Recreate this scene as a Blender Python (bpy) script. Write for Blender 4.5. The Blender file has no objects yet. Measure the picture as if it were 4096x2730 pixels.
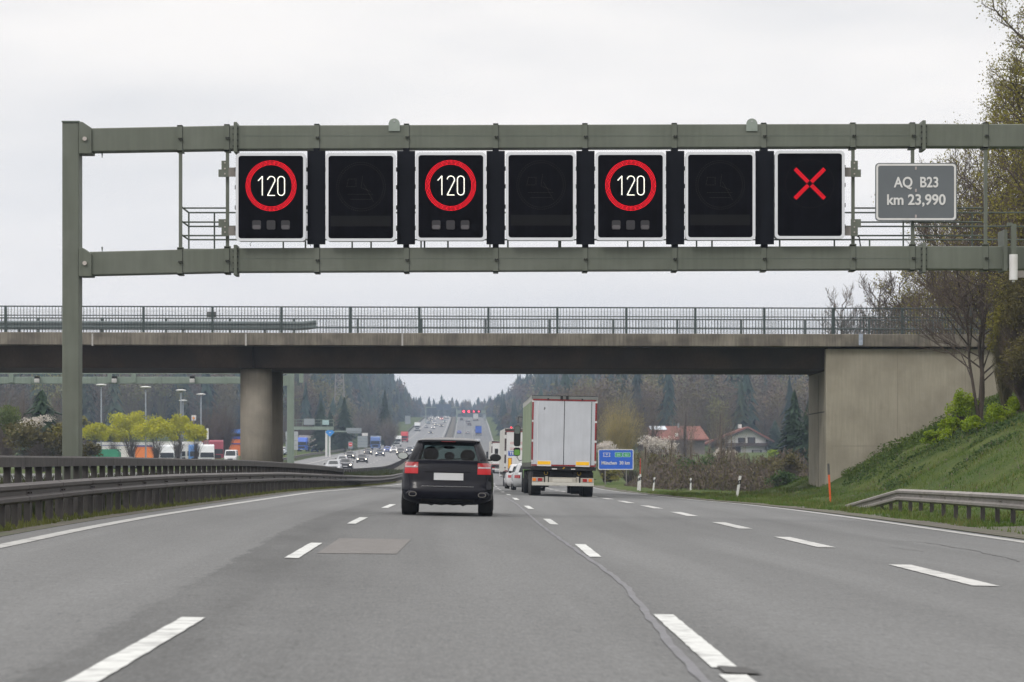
import bpy, math, random
import numpy as np
from mathutils import Vector, Matrix
R=math.radians
F=11100.0; CX=2048.0; CY=1865.0      # the photograph's focal length and horizon, in its own pixels
rnd=random.Random(7)
sc=bpy.context.scene
col=sc.collection

# ------------------------------------------------------------------ road geometry
def pchip(tab):
    x=np.array([t[0] for t in tab],float); y=np.array([t[1] for t in tab],float)
    h=np.diff(x); d=np.diff(y)/h
    m=np.zeros(len(x)); m[0]=d[0]; m[-1]=d[-1]
    for i in range(1,len(x)-1):
        if d[i-1]*d[i]>0:
            w1=2*h[i]+h[i-1]; w2=h[i]+2*h[i-1]
            m[i]=(w1+w2)/(w1/d[i-1]+w2/d[i])
    def f(q):
        q=np.asarray(q,float); qc=np.clip(q,x[0],x[-1])
        i=np.clip(np.searchsorted(x,qc)-1,0,len(x)-2)
        t=(qc-x[i])/h[i]
        return ((2*t**3-3*t**2+1)*y[i]+(t**3-2*t**2+t)*h[i]*m[i]+(-2*t**3+3*t**2)*y[i+1]+(t**3-t**2)*h[i]*m[i+1])
    return f
_zc=pchip([(-20,-1.08),(91,-1.08),(109,-1.14),(127,-1.21),(145,-1.28),(170,-1.37),(200,-1.43),(240,-1.42),(290,-1.27),(330,-1.0),(380,-.5),(430,.05),(500,1.25),(600,2.6),(700,3.9),(850,6.0),(1000,8.4),(1165,13.2),(1280,17.6),(1400,22.0),(1500,25.6),(1560,27.4),(1640,28.6),(1800,29.0),(3600,38)])
_cf=pchip([(-20,.02),(60,.02),(100,.028),(150,.03),(250,.03),(330,.02),(430,.012),(600,0),(3600,0)])
ST=np.array(sorted(set(list(np.arange(-300,4,19.0))+list(np.arange(4,64,1.0))+list(np.arange(64,202,2.0))+list(np.arange(205,505,5.0))+list(np.arange(520,1640,20.0))+list(np.arange(1680,3601,80.0)))))
_sz=_zc(ST); _sc=_cf(ST)
def zc(Y): return np.interp(Y,ST,_sz)
def cf(Y): return np.interp(Y,ST,_sc)
def g(X,Y): return zc(Y)-cf(Y)*X
def lin(tab):
    f=pchip(tab); v=f(ST)
    return lambda Y: np.interp(Y,ST,v)
LEDGE=lin([(4,-5.0),(20,-5.6),(33,-6.09),(43,-6.5),(54,-6.77),(70,-6.87),(100,-6.75),(133,-6.8),(179,-7.15),(240,-8.2),(300,-9.5),(475,-14.4),(1110,-23.0),(1497,-29.3),(1700,-33),(3600,-80)])
LDASH=lin([(4,-1.9),(19,-2.17),(37,-2.6),(55,-2.93),(72,-3.12),(100,-3.3),(134,-3.65),(179,-4.1),(240,-4.9),(300,-6.0),(475,-10.8),(1110,-19.4),(1497,-25.7),(1700,-29.5),(3600,-76)])
RDASH=lin([(4,1.25),(20,1.12),(39,.95),(58,.7),(76,.38),(91,.12),(110,-.15),(127,-.42),(145,-.62),(200,-1.25),(240,-1.7),(300,-2.6),(475,-7.2),(1110,-15.8),(1497,-22.1),(1700,-26),(3600,-73)])
THIRD=lin([(4,4.7),(33,4.58),(45,4.43),(57,4.25),(70,4.12),(82,3.9),(93,3.65),(105,3.46),(134,3.0),(179,2.4),(240,1.8),(300,.9),(475,-3.6),(1110,-12.2),(1497,-18.5),(1700,-22.5),(3600,-69)])
REDGE=lin([(4,8.6),(45,8.36),(65,8.2),(82,8.08),(92,7.8),(113,7.2),(150,6.75),(170,6.4),(240,5.7),(300,4.6),(475,0.1),(952,-6.0),(1110,-8.1),(1497,-14.3),(1700,-18.5),(3600,-65)])
OPPR=lin([(4,-12.6),(150,-13.3),(287,-14.75),(475,-18.9),(1121,-27.8),(1497,-33.3),(1700,-37),(3600,-84)])
OPPL=lin([(4,-28.5),(250,-30.5),(454,-35),(669,-38.6),(1182,-44.2),(1497,-46.9),(1700,-50),(3600,-97)])
EX=[11,13,14.5,15.2,16.6,18.8,20.4,22,25,29,400]; EZ=[-1.45,-1.3,-1.0,-.6,.2,1.4,2.1,2.9,4.6,6.0,6.6]
def sstep(a,b,t):
    t=np.clip((t-a)/(b-a),0,1); return t*t*(3-2*t)
def tz(X,Y):
    """height of the land at X, Y (right verge and bank, left land, median)"""
    X=float(X);Y=float(Y)
    xr=float(REDGE(Y))+.35; xl=float(OPPL(Y))-.5
    if X>xr:
        b=float(g(min(X,max(11,xr)) if Y<200 else min(X,xr+4),Y))
        e=1-float(sstep(142,168,Y))
        z=b+(float(np.interp(X,EX,EZ))+1.45)*e
        d=X-xr
        z+=float(sstep(600,1300,Y))*min(.3*max(d-12,0),26)
        z+=(1-e)*(-.25*min(d/20,1.5))*(1-float(sstep(300,700,Y)))
        return z+ (.09*math.sin(X*.9+Y*.31)+.07*math.sin(Y*.7-X*.5)+.04*math.sin(X*2.3+Y*1.1))*min(1,max(0,(d-.6)/2))
    if X<xl:
        d=xl-X
        z=float(g(xl,Y))+float(sstep(620,1150,Y))*min(.3*max(d-10,0),28)
        return z+(.06*math.sin(X*.6+Y*.23))*min(1,d/3)
    return float(g(X,Y))
def P(px,py,Y): return ((px-CX)/F*Y, Y, (CY-py)/F*Y)

# ------------------------------------------------------------------ materials
MATS={}
def N(nt,t,**k):
    n=nt.nodes.new(t)
    for a,b in k.items(): setattr(n,a,b)
    return n
def mat(name,color,rough=.6,metal=0.0,var=.12,scale=3.0,bump=0.0,streak=0.0,coat=0.0,spec=.5,bscale=None,dirt=None):
    if name in MATS: return MATS[name]
    m=bpy.data.materials.new(name); m.use_nodes=True; nt=m.node_tree; b=nt.nodes['Principled BSDF']; L=nt.links.new
    b.inputs['Roughness'].default_value=rough; b.inputs['Metallic'].default_value=metal
    b.inputs['Specular IOR Level'].default_value=spec; b.inputs['Coat Weight'].default_value=coat
    tc=N(nt,'ShaderNodeTexCoord'); no=N(nt,'ShaderNodeTexNoise'); no.inputs['Scale'].default_value=scale; no.inputs['Detail'].default_value=5
    L(tc.outputs['Object'],no.inputs['Vector'])
    mp=N(nt,'ShaderNodeMapRange'); mp.inputs[1].default_value=.3; mp.inputs[2].default_value=.7; mp.inputs[3].default_value=1-var; mp.inputs[4].default_value=1+var
    L(no.outputs['Fac'],mp.inputs[0]); out=mp.outputs[0]
    if streak:
        mg=N(nt,'ShaderNodeMapping'); mg.inputs['Scale'].default_value=(5,5,.35); L(tc.outputs['Object'],mg.inputs['Vector'])
        n2=N(nt,'ShaderNodeTexNoise'); n2.inputs['Scale'].default_value=2.2; n2.inputs['Detail'].default_value=6; L(mg.outputs[0],n2.inputs['Vector'])
        m2=N(nt,'ShaderNodeMapRange'); m2.inputs[1].default_value=.35; m2.inputs[2].default_value=.7; m2.inputs[3].default_value=1+streak*.4; m2.inputs[4].default_value=1-streak
        L(n2.outputs['Fac'],m2.inputs[0]); mm=N(nt,'ShaderNodeMath',operation='MULTIPLY'); L(out,mm.inputs[0]); L(m2.outputs[0],mm.inputs[1]); out=mm.outputs[0]
    vm=N(nt,'ShaderNodeVectorMath',operation='SCALE'); vm.inputs[0].default_value=color[:3]; L(out,vm.inputs['Scale']); cout=vm.outputs[0]
    if dirt:
        n3=N(nt,'ShaderNodeTexNoise'); n3.inputs['Scale'].default_value=dirt[2]; n3.inputs['Detail'].default_value=7; L(tc.outputs['Object'],n3.inputs['Vector'])
        m3=N(nt,'ShaderNodeMapRange'); m3.inputs[1].default_value=.48; m3.inputs[2].default_value=.68; m3.inputs[4].default_value=dirt[1]; L(n3.outputs['Fac'],m3.inputs[0])
        mx=N(nt,'ShaderNodeMix',data_type='RGBA'); L(m3.outputs[0],mx.inputs[0]); L(cout,mx.inputs[6]); mx.inputs[7].default_value=(*dirt[0],1); cout=mx.outputs[2]
    L(cout,b.inputs['Base Color'])
    if bump:
        n4=N(nt,'ShaderNodeTexNoise'); n4.inputs['Scale'].default_value=bscale or scale*6; n4.inputs['Detail'].default_value=4; L(tc.outputs['Object'],n4.inputs['Vector'])
        bp=N(nt,'ShaderNodeBump'); bp.inputs['Strength'].default_value=bump; bp.inputs['Distance'].default_value=.02; L(n4.outputs['Fac'],bp.inputs['Height']); L(bp.outputs[0],b.inputs['Normal'])
    MATS[name]=m; return m
def emit(name,color,s):
    if name in MATS: return MATS[name]
    m=bpy.data.materials.new(name); m.use_nodes=True; b=m.node_tree.nodes['Principled BSDF']
    b.inputs['Base Color'].default_value=(*color,1); b.inputs['Emission Color'].default_value=(*color,1); b.inputs['Emission Strength'].default_value=s
    MATS[name]=m; return m
def glassmat(name,color,alpha=.35):
    if name in MATS: return MATS[name]
    m=bpy.data.materials.new(name); m.use_nodes=True; nt=m.node_tree; nt.nodes.clear(); L=nt.links.new
    o=N(nt,'ShaderNodeOutputMaterial'); t=N(nt,'ShaderNodeBsdfTransparent'); t.inputs[0].default_value=(*color,1)
    gl=N(nt,'ShaderNodeBsdfGlossy'); gl.inputs['Roughness'].default_value=.04; fr=N(nt,'ShaderNodeValue'); fr.outputs[0].default_value=.012
    mx=N(nt,'ShaderNodeMixShader'); L(fr.outputs[0],mx.inputs[0]); L(t.outputs[0],mx.inputs[1]); L(gl.outputs[0],mx.inputs[2]); L(mx.outputs[0],o.inputs[0])
    MATS[name]=m; return m
def foliage(name,ca,cb,scale=1.2,trans=.25,rough=.7):
    """leaf / twig colour that varies with the plant and from clump to clump"""
    if name in MATS: return MATS[name]
    m=bpy.data.materials.new(name); m.use_nodes=True; nt=m.node_tree; b=nt.nodes['Principled BSDF']; L=nt.links.new
    tc=N(nt,'ShaderNodeTexCoord'); no=N(nt,'ShaderNodeTexNoise'); no.inputs['Scale'].default_value=scale; no.inputs['Detail'].default_value=4; L(tc.outputs['Object'],no.inputs['Vector'])
    mp=N(nt,'ShaderNodeMapRange'); mp.inputs[1].default_value=.33; mp.inputs[2].default_value=.67; L(no.outputs['Fac'],mp.inputs[0])
    mx=N(nt,'ShaderNodeMix',data_type='RGBA'); L(mp.outputs[0],mx.inputs[0]); mx.inputs[6].default_value=(*ca,1); mx.inputs[7].default_value=(*cb,1)
    L(mx.outputs[2],b.inputs['Base Color']); b.inputs['Roughness'].default_value=rough; b.inputs['Specular IOR Level'].default_value=.2
    if trans:
        o=nt.nodes['Material Output']; tr=N(nt,'ShaderNodeBsdfTranslucent'); L(mx.outputs[2],tr.inputs[0]); ms=N(nt,'ShaderNodeMixShader'); ms.inputs[0].default_value=trans
        L(b.outputs[0],ms.inputs[1]); L(tr.outputs[0],ms.inputs[2]); L(ms.outputs[0],o.inputs[0])
    MATS[name]=m; return m
def tinted(name):
    if name in MATS: return MATS[name]
    m=bpy.data.materials.new(name); m.use_nodes=True; nt=m.node_tree; b=nt.nodes['Principled BSDF']; L=nt.links.new
    a=N(nt,'ShaderNodeAttribute'); a.attribute_name='tint'; L(a.outputs['Color'],b.inputs['Base Color']); b.inputs['Roughness'].default_value=.8; b.inputs['Specular IOR Level'].default_value=.15
    MATS[name]=m; return m

STEEL=mat('green_steel',(.112,.125,.102),.55,.0,.07,1.5,streak=.10,dirt=((.15,.162,.14),.5,1.1),spec=.35)
STEELD=mat('green_steel_trim',(.085,.105,.088),.5,.0,.1,3)
CONC=mat('bridge_concrete',(.165,.148,.122),.9,0,.3,.55,bump=.5,streak=.35,dirt=((.075,.066,.057),.8,.9))
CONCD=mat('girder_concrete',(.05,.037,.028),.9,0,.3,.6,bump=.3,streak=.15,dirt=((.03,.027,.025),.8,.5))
CONCW=mat('abutment_concrete',(.29,.265,.21),.9,0,.1,.6,bump=.6,streak=.10,dirt=((.20,.18,.14),.55,.8))
CONCP=mat('pier_concrete',(.265,.24,.20),.9,0,.15,.7,bump=.3,streak=.1,dirt=((.16,.145,.125),.5,.8))
RAILG=mat('railing_green',(.038,.055,.055),.5,0,.1,3)
GALV=mat('galvanised',(.215,.198,.185),.6,.1,.14,2.5,streak=.12,dirt=((.15,.135,.12),.6,2))
GALVD=mat('weathered_galvanised',(.050,.042,.041),.55,.2,.2,2,dirt=((.06,.052,.05),.6,2.5))
BOARD=mat('weathered_boards',(.046,.041,.040),.75,0,.3,4,bump=.3,streak=.3)
BLACK=mat('black_panel',(.006,.007,.011),.6,0,.1,2,spec=.12)
SCREEN=mat('sign_screen',(.004,.004,.006),.35,0,.3,3,streak=.3,spec=.04)
WHITEF=mat('white_frame',(.62,.64,.68),.5,0,.06,3,dirt=((.4,.4,.42),.35,3))
LEDR=emit('led_red',(1,.004,.02),1.7); LEDW=emit('led_white',(1,.98,.86),1.3); LEDO=mat('led_unlit',(.035,.034,.028),.6,spec=.15)
TYRE=mat('tyre_rubber',(.012,.012,.013),.8,0,.2,6)
DARK=mat('underbody',(.012,.012,.013),.8,0,.2,4)
RIM=mat('alloy_rim',(.4,.4,.42),.35,.8,.1,6)
CHROME=mat('chrome',(.6,.6,.62),.2,1,.05,4)
LAMP=emit('headlight_glow',(1,.93,.78),3.2); LAMPY=emit('headlight_warm',(1,.78,.42),4)
TAIL=mat('tail_lens',(.30,.012,.016),.2,0,.2,9,coat=.5); TAILB=emit('tail_lit',(.34,.004,.008),.42); TAILW=mat('clear_lens',(.45,.36,.38),.2,coat=.5)
AMBER=mat('amber_lens',(.7,.2,.02),.3)
GLASSD=mat('dark_glass',(.010,.013,.015),.06,0,.1,3,spec=.3)
PLATE=mat('number_plate',(.55,.56,.58),.5,0,.03,8)
YELLOWP=mat('yellow_reflector',(.85,.47,.01),.5); REDT=mat('red_tape',(.22,.012,.015),.5,var=.3,scale=8)
WHITEP=mat('white_paint',(.62,.62,.62),.4,0,.1,2,dirt=((.4,.38,.35),.5,2))
GRAYT=mat('plate_grey',(.105,.118,.13),.5,0,.05,2)
ROADPAINT=None

# ------------------------------------------------------------------ mesh builder
class MB:
    def __init__(s): s.v=[]; s.f=[]; s.mi=[]; s.cur=0
    def add(s,vs,fs):
        n=len(s.v); s.v+=[tuple(map(float,p)) for p in vs]; s.f+=[tuple(n+i for i in f) for f in fs]; s.mi+=[s.cur]*len(fs)
    def box(s,x0,x1,y0,y1,z0,z1):
        s.add([(x0,y0,z0),(x1,y0,z0),(x1,y1,z0),(x0,y1,z0),(x0,y0,z1),(x1,y0,z1),(x1,y1,z1),(x0,y1,z1)],
              [(0,3,2,1),(4,5,6,7),(0,1,5,4),(1,2,6,5),(2,3,7,6),(3,0,4,7)]); return s
    def prism(s,poly,y0,y1,ax='y'):
        n=len(poly)
        if ax=='y': a=[(p[0],y0,p[1]) for p in poly]; b=[(p[0],y1,p[1]) for p in poly]
        elif ax=='x': a=[(y0,p[0],p[1]) for p in poly]; b=[(y1,p[0],p[1]) for p in poly]
        else: a=[(p[0],p[1],y0) for p in poly]; b=[(p[0],p[1],y1) for p in poly]
        s.add(a+b,[tuple(range(n)),tuple(range(2*n-1,n-1,-1))]+[(i,i+n,(i+1)%n+n,(i+1)%n) for i in range(n)]); return s
    def cyl(s,c,r,h,ax='z',n=16,r2=None):
        r2=r if r2 is None else r2
        a=[];b=[]
        for i in range(n):
            t=2*math.pi*i/n; u,w=math.cos(t),math.sin(t)
            for L,rr,hh in ((a,r,0),(b,r2,h)):
                L.append({'z':(c[0]+u*rr,c[1]+w*rr,c[2]+hh),'x':(c[0]+hh,c[1]+u*rr,c[2]+w*rr),'y':(c[0]+u*rr,c[1]+hh,c[2]+w*rr)}[ax])
        s.add(a+b,[tuple(range(n-1,-1,-1)),tuple(range(n,2*n))]+[(i,(i+1)%n,(i+1)%n+n,i+n) for i in range(n)]); return s
    def tube(s,pts,rs,n=6):
        pts=[Vector(p) for p in pts]
        if not hasattr(rs,'__len__'): rs=[rs]*len(pts)
        rings=[]
        for i,p in enumerate(pts):
            d=(pts[min(i+1,len(pts)-1)]-pts[max(i-1,0)]).normalized()
            a=d.cross(Vector((0,0,1)) if abs(d.z)<.9 else Vector((1,0,0))).normalized(); b=d.cross(a)
            rings.append([p+(a*math.cos(2*math.pi*k/n)+b*math.sin(2*math.pi*k/n))*rs[i] for k in range(n)])
        vs=[q for r in rings for q in r]; fs=[]
        for i in range(len(pts)-1):
            for k in range(n): fs.append((i*n+k,i*n+(k+1)%n,(i+1)*n+(k+1)%n,(i+1)*n+k))
        fs.append(tuple(range(n-1,-1,-1))); fs.append(tuple(range((len(pts)-1)*n,len(pts)*n)))
        s.add(vs,fs); return s
    def loft(s,rings,cap=True):
        n=len(rings[0]); vs=[q for r in rings for q in r]; fs=[]
        for i in range(len(rings)-1):
            for k in range(n): fs.append((i*n+k,i*n+(k+1)%n,(i+1)*n+(k+1)%n,(i+1)*n+k))
        if cap: fs.append(tuple(range(n-1,-1,-1))); fs.append(tuple(range((len(rings)-1)*n,len(rings)*n)))
        s.add(vs,fs); return s
    def ell(s,c,r,n=12,m=8):
        rings=[]
        for j in range(1,m):
            p=math.pi*j/m; rings.append([(c[0]+r[0]*math.sin(p)*math.cos(2*math.pi*k/n),c[1]+r[1]*math.sin(p)*math.sin(2*math.pi*k/n),c[2]+r[2]*math.cos(p)) for k in range(n)])
        return s.loft(rings)
    def build(s,name,mt,parent=None,smooth=False,bevel=0,sub=0,org=None,bseg=2):
        me=bpy.data.meshes.new(name)
        o0=Vector(org) if org is not None else Vector((0,0,0))
        me.from_pydata([(a-o0.x,b-o0.y,c-o0.z) for a,b,c in s.v],[],s.f)
        for q in (mt if isinstance(mt,(list,tuple)) else [mt]): me.materials.append(q)
        if any(s.mi): me.polygons.foreach_set('material_index',s.mi)
        if smooth: me.polygons.foreach_set('use_smooth',[True]*len(me.polygons))
        me.update()
        o=bpy.data.objects.new(name,me); col.objects.link(o)
        if parent is not None: o.parent=parent
        elif org is not None: o.location=o0
        if bevel:
            b=o.modifiers.new('b','BEVEL'); b.width=bevel; b.segments=bseg; b.limit_method='ANGLE'; b.angle_limit=R(35)
        if sub:
            b=o.modifiers.new('s','SUBSURF'); b.levels=sub; b.render_levels=sub
        return o
def npmesh(name,V,Fc,mt,parent=None,tint=None,org=(0,0,0)):
    me=bpy.data.meshes.new(name); V=np.asarray(V,np.float32)-np.asarray(org,np.float32); Fc=np.asarray(Fc,np.int32); k=Fc.shape[1]
    me.vertices.add(len(V)); me.vertices.foreach_set('co',V.ravel()); me.loops.add(Fc.size); me.loops.foreach_set('vertex_index',Fc.ravel())
    me.polygons.add(len(Fc)); me.polygons.foreach_set('loop_start',np.arange(0,Fc.size,k,dtype=np.int32)); me.polygons.foreach_set('loop_total',np.full(len(Fc),k,np.int32))
    me.update(calc_edges=True); me.materials.append(mt)
    if tint is not None:
        a=me.attributes.new('tint','FLOAT_COLOR','POINT'); a.data.foreach_set('color',np.asarray(tint,np.float32).ravel())
    o=bpy.data.objects.new(name,me); col.objects.link(o)
    if parent is not None: o.parent=parent
    else: o.location=org
    return o
def tag(o,label=None,cat=None,group=None,kind=None):
    if label: o['label']=label
    if cat: o['category']=cat
    if group: o['group']=group
    if kind: o['kind']=kind
    return o
def thing(name,label,cat,loc=(0,0,0),rz=0,group=None):
    o=bpy.data.objects.new(name,None); col.objects.link(o); o.location=loc; o.rotation_euler=(0,0,rz); o.empty_display_size=.2
    return tag(o,label,cat,group)
KIDS={}
def dup(root,loc,rz,label,group=None,mats=None,scale=None,rot=None):
    r=root.copy(); col.objects.link(r); r.location=loc; r.rotation_euler=rot or (0,0,rz); r['label']=label
    if scale: r.scale=(scale,)*3
    if group: r['group']=group
    if root.name not in KIDS: KIDS[root.name]=[(c,list(c.children)) for c in root.children]
    for ch,gs in KIDS[root.name]:
        c=ch.copy(); col.objects.link(c); c.parent=r
        if mats and ch.get('paint'):
            c.data=repaint(ch.data,mats)
        for q in gs:
            d=q.copy(); col.objects.link(d); d.parent=c
            if mats and q.get('paint'): d.data=repaint(q.data,mats)
    return r
REP={}
def repaint(me,m):
    k=(me.name,m.name)
    if k not in REP:
        n=me.copy(); n.materials[0]=m; REP[k]=n
    return REP[k]
def text(s,size,mt,name,parent,loc,rot=(R(90),0,0),align='CENTER',ext=.004,sx=1.0,bold=0.0):
    cu=bpy.data.curves.new(name,'FONT'); cu.body=s; cu.size=size; cu.align_x=align; cu.align_y='CENTER'; cu.extrude=ext; cu.offset=bold
    o=bpy.data.objects.new('tmp',cu); col.objects.link(o); dg=bpy.context.evaluated_depsgraph_get(); dg.update()
    me=bpy.data.meshes.new_from_object(o.evaluated_get(dg)); bpy.data.objects.remove(o)
    me.transform(Matrix.Diagonal((sx,1,1,1))); me.materials.clear(); me.materials.append(mt)
    q=bpy.data.objects.new(name,me); col.objects.link(q); q.parent=parent; q.location=loc; q.rotation_euler=rot
    return q
def rrect(x0,x1,z0,z1,r,n=5):
    p=[]
    for cx,cz,a in ((x1-r,z1-r,0),(x0+r,z1-r,90),(x0+r,z0+r,180),(x1-r,z0+r,270)):
        for k in range(n+1):
            t=R(a+90*k/n); p.append((cx+r*math.cos(t),cz+r*math.sin(t)))
    return p
def ringmesh(mb,po,pi,y0,y1):
    n=len(po); vs=[(p[0],y0,p[1]) for p in po]+[(p[0],y0,p[1]) for p in pi]+[(p[0],y1,p[1]) for p in po]+[(p[0],y1,p[1]) for p in pi]
    fs=[]
    for i in range(n):
        j=(i+1)%n; fs+=[(i,j,n+j,n+i),(2*n+j,2*n+i,3*n+i,3*n+j),(j,i,2*n+i,2*n+j),(n+i,n+j,3*n+j,3*n+i)]
    mb.add(vs,fs)

# ------------------------------------------------------------------ ground and road
def asphalt(name,base=(.117,.119,.120),wear=True):
    m=bpy.data.materials.new(name); m.use_nodes=True; nt=m.node_tree; b=nt.nodes['Principled BSDF']; L=nt.links.new
    uv=N(nt,'ShaderNodeUVMap'); sp=N(nt,'ShaderNodeSeparateXYZ'); L(uv.outputs[0],sp.inputs[0])
    def noise(sx,sy,det,lo,hi,a,c,rgh=.6):
        mg=N(nt,'ShaderNodeMapping'); mg.inputs['Scale'].default_value=(sx,sy,1); L(uv.outputs[0],mg.inputs[0])
        n=N(nt,'ShaderNodeTexNoise'); n.inputs['Scale'].default_value=1; n.inputs['Detail'].default_value=det; n.inputs['Roughness'].default_value=rgh; L(mg.outputs[0],n.inputs[0])
        r=N(nt,'ShaderNodeMapRange'); r.inputs[1].default_value=lo; r.inputs[2].default_value=hi; r.inputs[3].default_value=a; r.inputs[4].default_value=c; L(n.outputs['Fac'],r.inputs[0]); return r.outputs[0]
    def mul(a,c):
        q=N(nt,'ShaderNodeMath',operation='MULTIPLY'); L(a,q.inputs[0]); L(c,q.inputs[1]); return q.outputs[0]
    v=noise(30,4.5,6,.32,.68,.62,1.38,.9); v=mul(v,noise(80,10,2,.58,.76,1,1.6)); v=mul(v,noise(2.2,.02,3,.3,.7,.92,1.06)); v=mul(v,noise(14,1.6,3,.62,.74,1,.72)); v=mul(v,noise(5,2.2,5,.3,.7,.93,1.07)); v=mul(v,noise(1.1,.09,4,.3,.7,.93,1.06)); v=mul(v,noise(.25,.05,3,.3,.7,.94,1.06))
    v=mul(v,noise(120,70,2,.62,.8,1,.6))
    if wear:
        # repaired strip of darker asphalt left of the left dashed line, with a ragged edge
        e=noise(6,.9,6,.2,.8,-.13,.13)
        u=N(nt,'ShaderNodeMath',operation='ADD'); L(sp.outputs[0],u.inputs[0]); L(e,u.inputs[1])
        a=N(nt,'ShaderNodeMapRange'); a.inputs[1].default_value=2.92; a.inputs[2].default_value=3.0; L(u.outputs[0],a.inputs[0])
        c=N(nt,'ShaderNodeMapRange'); c.inputs[1].default_value=3.6; c.inputs[2].default_value=4.9; c.inputs[3].default_value=1; c.inputs[4].default_value=0; L(u.outputs[0],c.inputs[0])
        d=N(nt,'ShaderNodeMapRange'); d.inputs[1].default_value=40; d.inputs[2].default_value=95; d.inputs[3].default_value=1; d.inputs[4].default_value=.1; L(sp.outputs[1],d.inputs[0])
        k=mul(mul(a.outputs[0],c.outputs[0]),d.outputs[0]); k=mul(k,noise(.8,.16,4,.3,.65,.35,1))
        r=N(nt,'ShaderNodeMapRange'); r.inputs[3].default_value=1; r.inputs[4].default_value=.58; L(k,r.inputs[0]); v=mul(v,r.outputs[0])
        # polished wheel tracks
        w=N(nt,'ShaderNodeMath',operation='MULTIPLY'); L(sp.outputs[0],w.inputs[0]); w.inputs[1].default_value=2*math.pi/1.82
        s=N(nt,'ShaderNodeMath',operation='SINE'); L(w.outputs[0],s.inputs[0]); r=N(nt,'ShaderNodeMapRange'); r.inputs[1].default_value=-1; r.inputs[2].default_value=1; r.inputs[3].default_value=.93; r.inputs[4].default_value=1.04; L(s.outputs[0],r.inputs[0]); v=mul(v,r.outputs[0])
    vm=N(nt,'ShaderNodeVectorMath',operation='SCALE'); vm.inputs[0].default_value=base; L(v,vm.inputs['Scale']); L(vm.outputs[0],b.inputs['Base Color'])
    b.inputs['Roughness'].default_value=.82; b.inputs['Specular IOR Level'].default_value=.35
    mg=N(nt,'ShaderNodeMapping'); mg.inputs['Scale'].default_value=(60,60,1); L(uv.outputs[0],mg.inputs[0]); n=N(nt,'ShaderNodeTexNoise'); n.inputs['Scale'].default_value=1; L(mg.outputs[0],n.inputs[0])
    bp=N(nt,'ShaderNodeBump'); bp.inputs['Strength'].default_value=.35; bp.inputs['Distance'].default_value=.01; L(n.outputs['Fac'],bp.inputs['Height']); L(bp.outputs[0],b.inputs['Normal'])
    return m
def groundmat():
    m=bpy.data.materials.new('grassland'); m.use_nodes=True; nt=m.node_tree; b=nt.nodes['Principled BSDF']; L=nt.links.new
    tc=N(nt,'ShaderNodeTexCoord')
    def nz(s,d,lo,hi):
        n=N(nt,'ShaderNodeTexNoise'); n.inputs['Scale'].default_value=s; n.inputs['Detail'].default_value=d; L(tc.outputs['Object'],n.inputs[0]); r=N(nt,'ShaderNodeMapRange'); r.inputs[1].default_value=lo; r.inputs[2].default_value=hi; L(n.outputs['Fac'],r.inputs[0]); return r.outputs[0]
    def mix(f,a,c):
        x=N(nt,'ShaderNodeMix',data_type='RGBA'); L(f,x.inputs[0])
        for i,q in ((6,a),(7,c)):
            if isinstance(q,tuple): x.inputs[i].default_value=(*q,1)
            else: L(q,x.inputs[i])
        return x.outputs[2]
    c=mix(nz(.35,6,.35,.65),(.045,.074,.016),(.085,.108,.028)); c=mix(nz(4,6,.5,.8),c,(.10,.10,.035)); c=mix(nz(16,4,.45,.75),c,(.03,.045,.015))
    L(c,b.inputs['Base Color']); b.inputs['Roughness'].default_value=.95; b.inputs['Specular IOR Level'].default_value=.1
    n=N(nt,'ShaderNodeTexNoise'); n.inputs['Scale'].default_value=9; n.inputs['Detail'].default_value=6; L(tc.outputs['Object'],n.inputs[0]); bp=N(nt,'ShaderNodeBump'); bp.inputs['Strength'].default_value=.8; bp.inputs['Distance'].default_value=.12; L(n.outputs['Fac'],bp.inputs['Height']); L(bp.outputs[0],b.inputs['Normal'])
    return m
SOIL=mat('verge_soil',(.085,.075,.06),.95,0,.35,2.5,bump=.6,dirt=((.055,.075,.025),.8,1.1))
def strip(name,mt,fl,fr,y0,y1,lift=0.0,ncol=1,uv=False,parent=None,zf=None):
    ys=[y0]+[y for y in ST if y0<y<y1]+[y1]; V=[];Fa=[];U=[]
    for y in ys:
        a=float(fl(y));b=float(fr(y))
        for k in range(ncol+1):
            x=a+(b-a)*k/ncol; z=(zf(x,y) if zf else float(g(x,y)))+lift+lift*y*.004
            V.append((x,y,z)); U.append((x-float(LEDGE(y)),y))
    n=ncol+1
    for i in range(len(ys)-1):
        for k in range(ncol): Fa.append((i*n+k,i*n+k+1,(i+1)*n+k+1,(i+1)*n+k))
    o=npmesh(name,V,Fa,mt,parent)
    if uv:
        l=o.data.uv_layers.new(name='UVMap'); idx=np.array([q for f in Fa for q in f]); l.data.foreach_set('uv',np.array(U,np.float32)[idx].ravel())
    return o
ASPH=asphalt('asphalt')
ASPH2=asphalt('asphalt_far',(.165,.165,.168),False)
tag(strip('road',ASPH,lambda y:LEDGE(y)-.55,lambda y:REDGE(y)+.35,-300,3600,0,6,True),kind='structure')
tag(strip('opposite_road',ASPH2,lambda y:OPPL(y)-.5,lambda y:OPPR(y)+.5,-300,3600,0,6,True),kind='structure')
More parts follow.
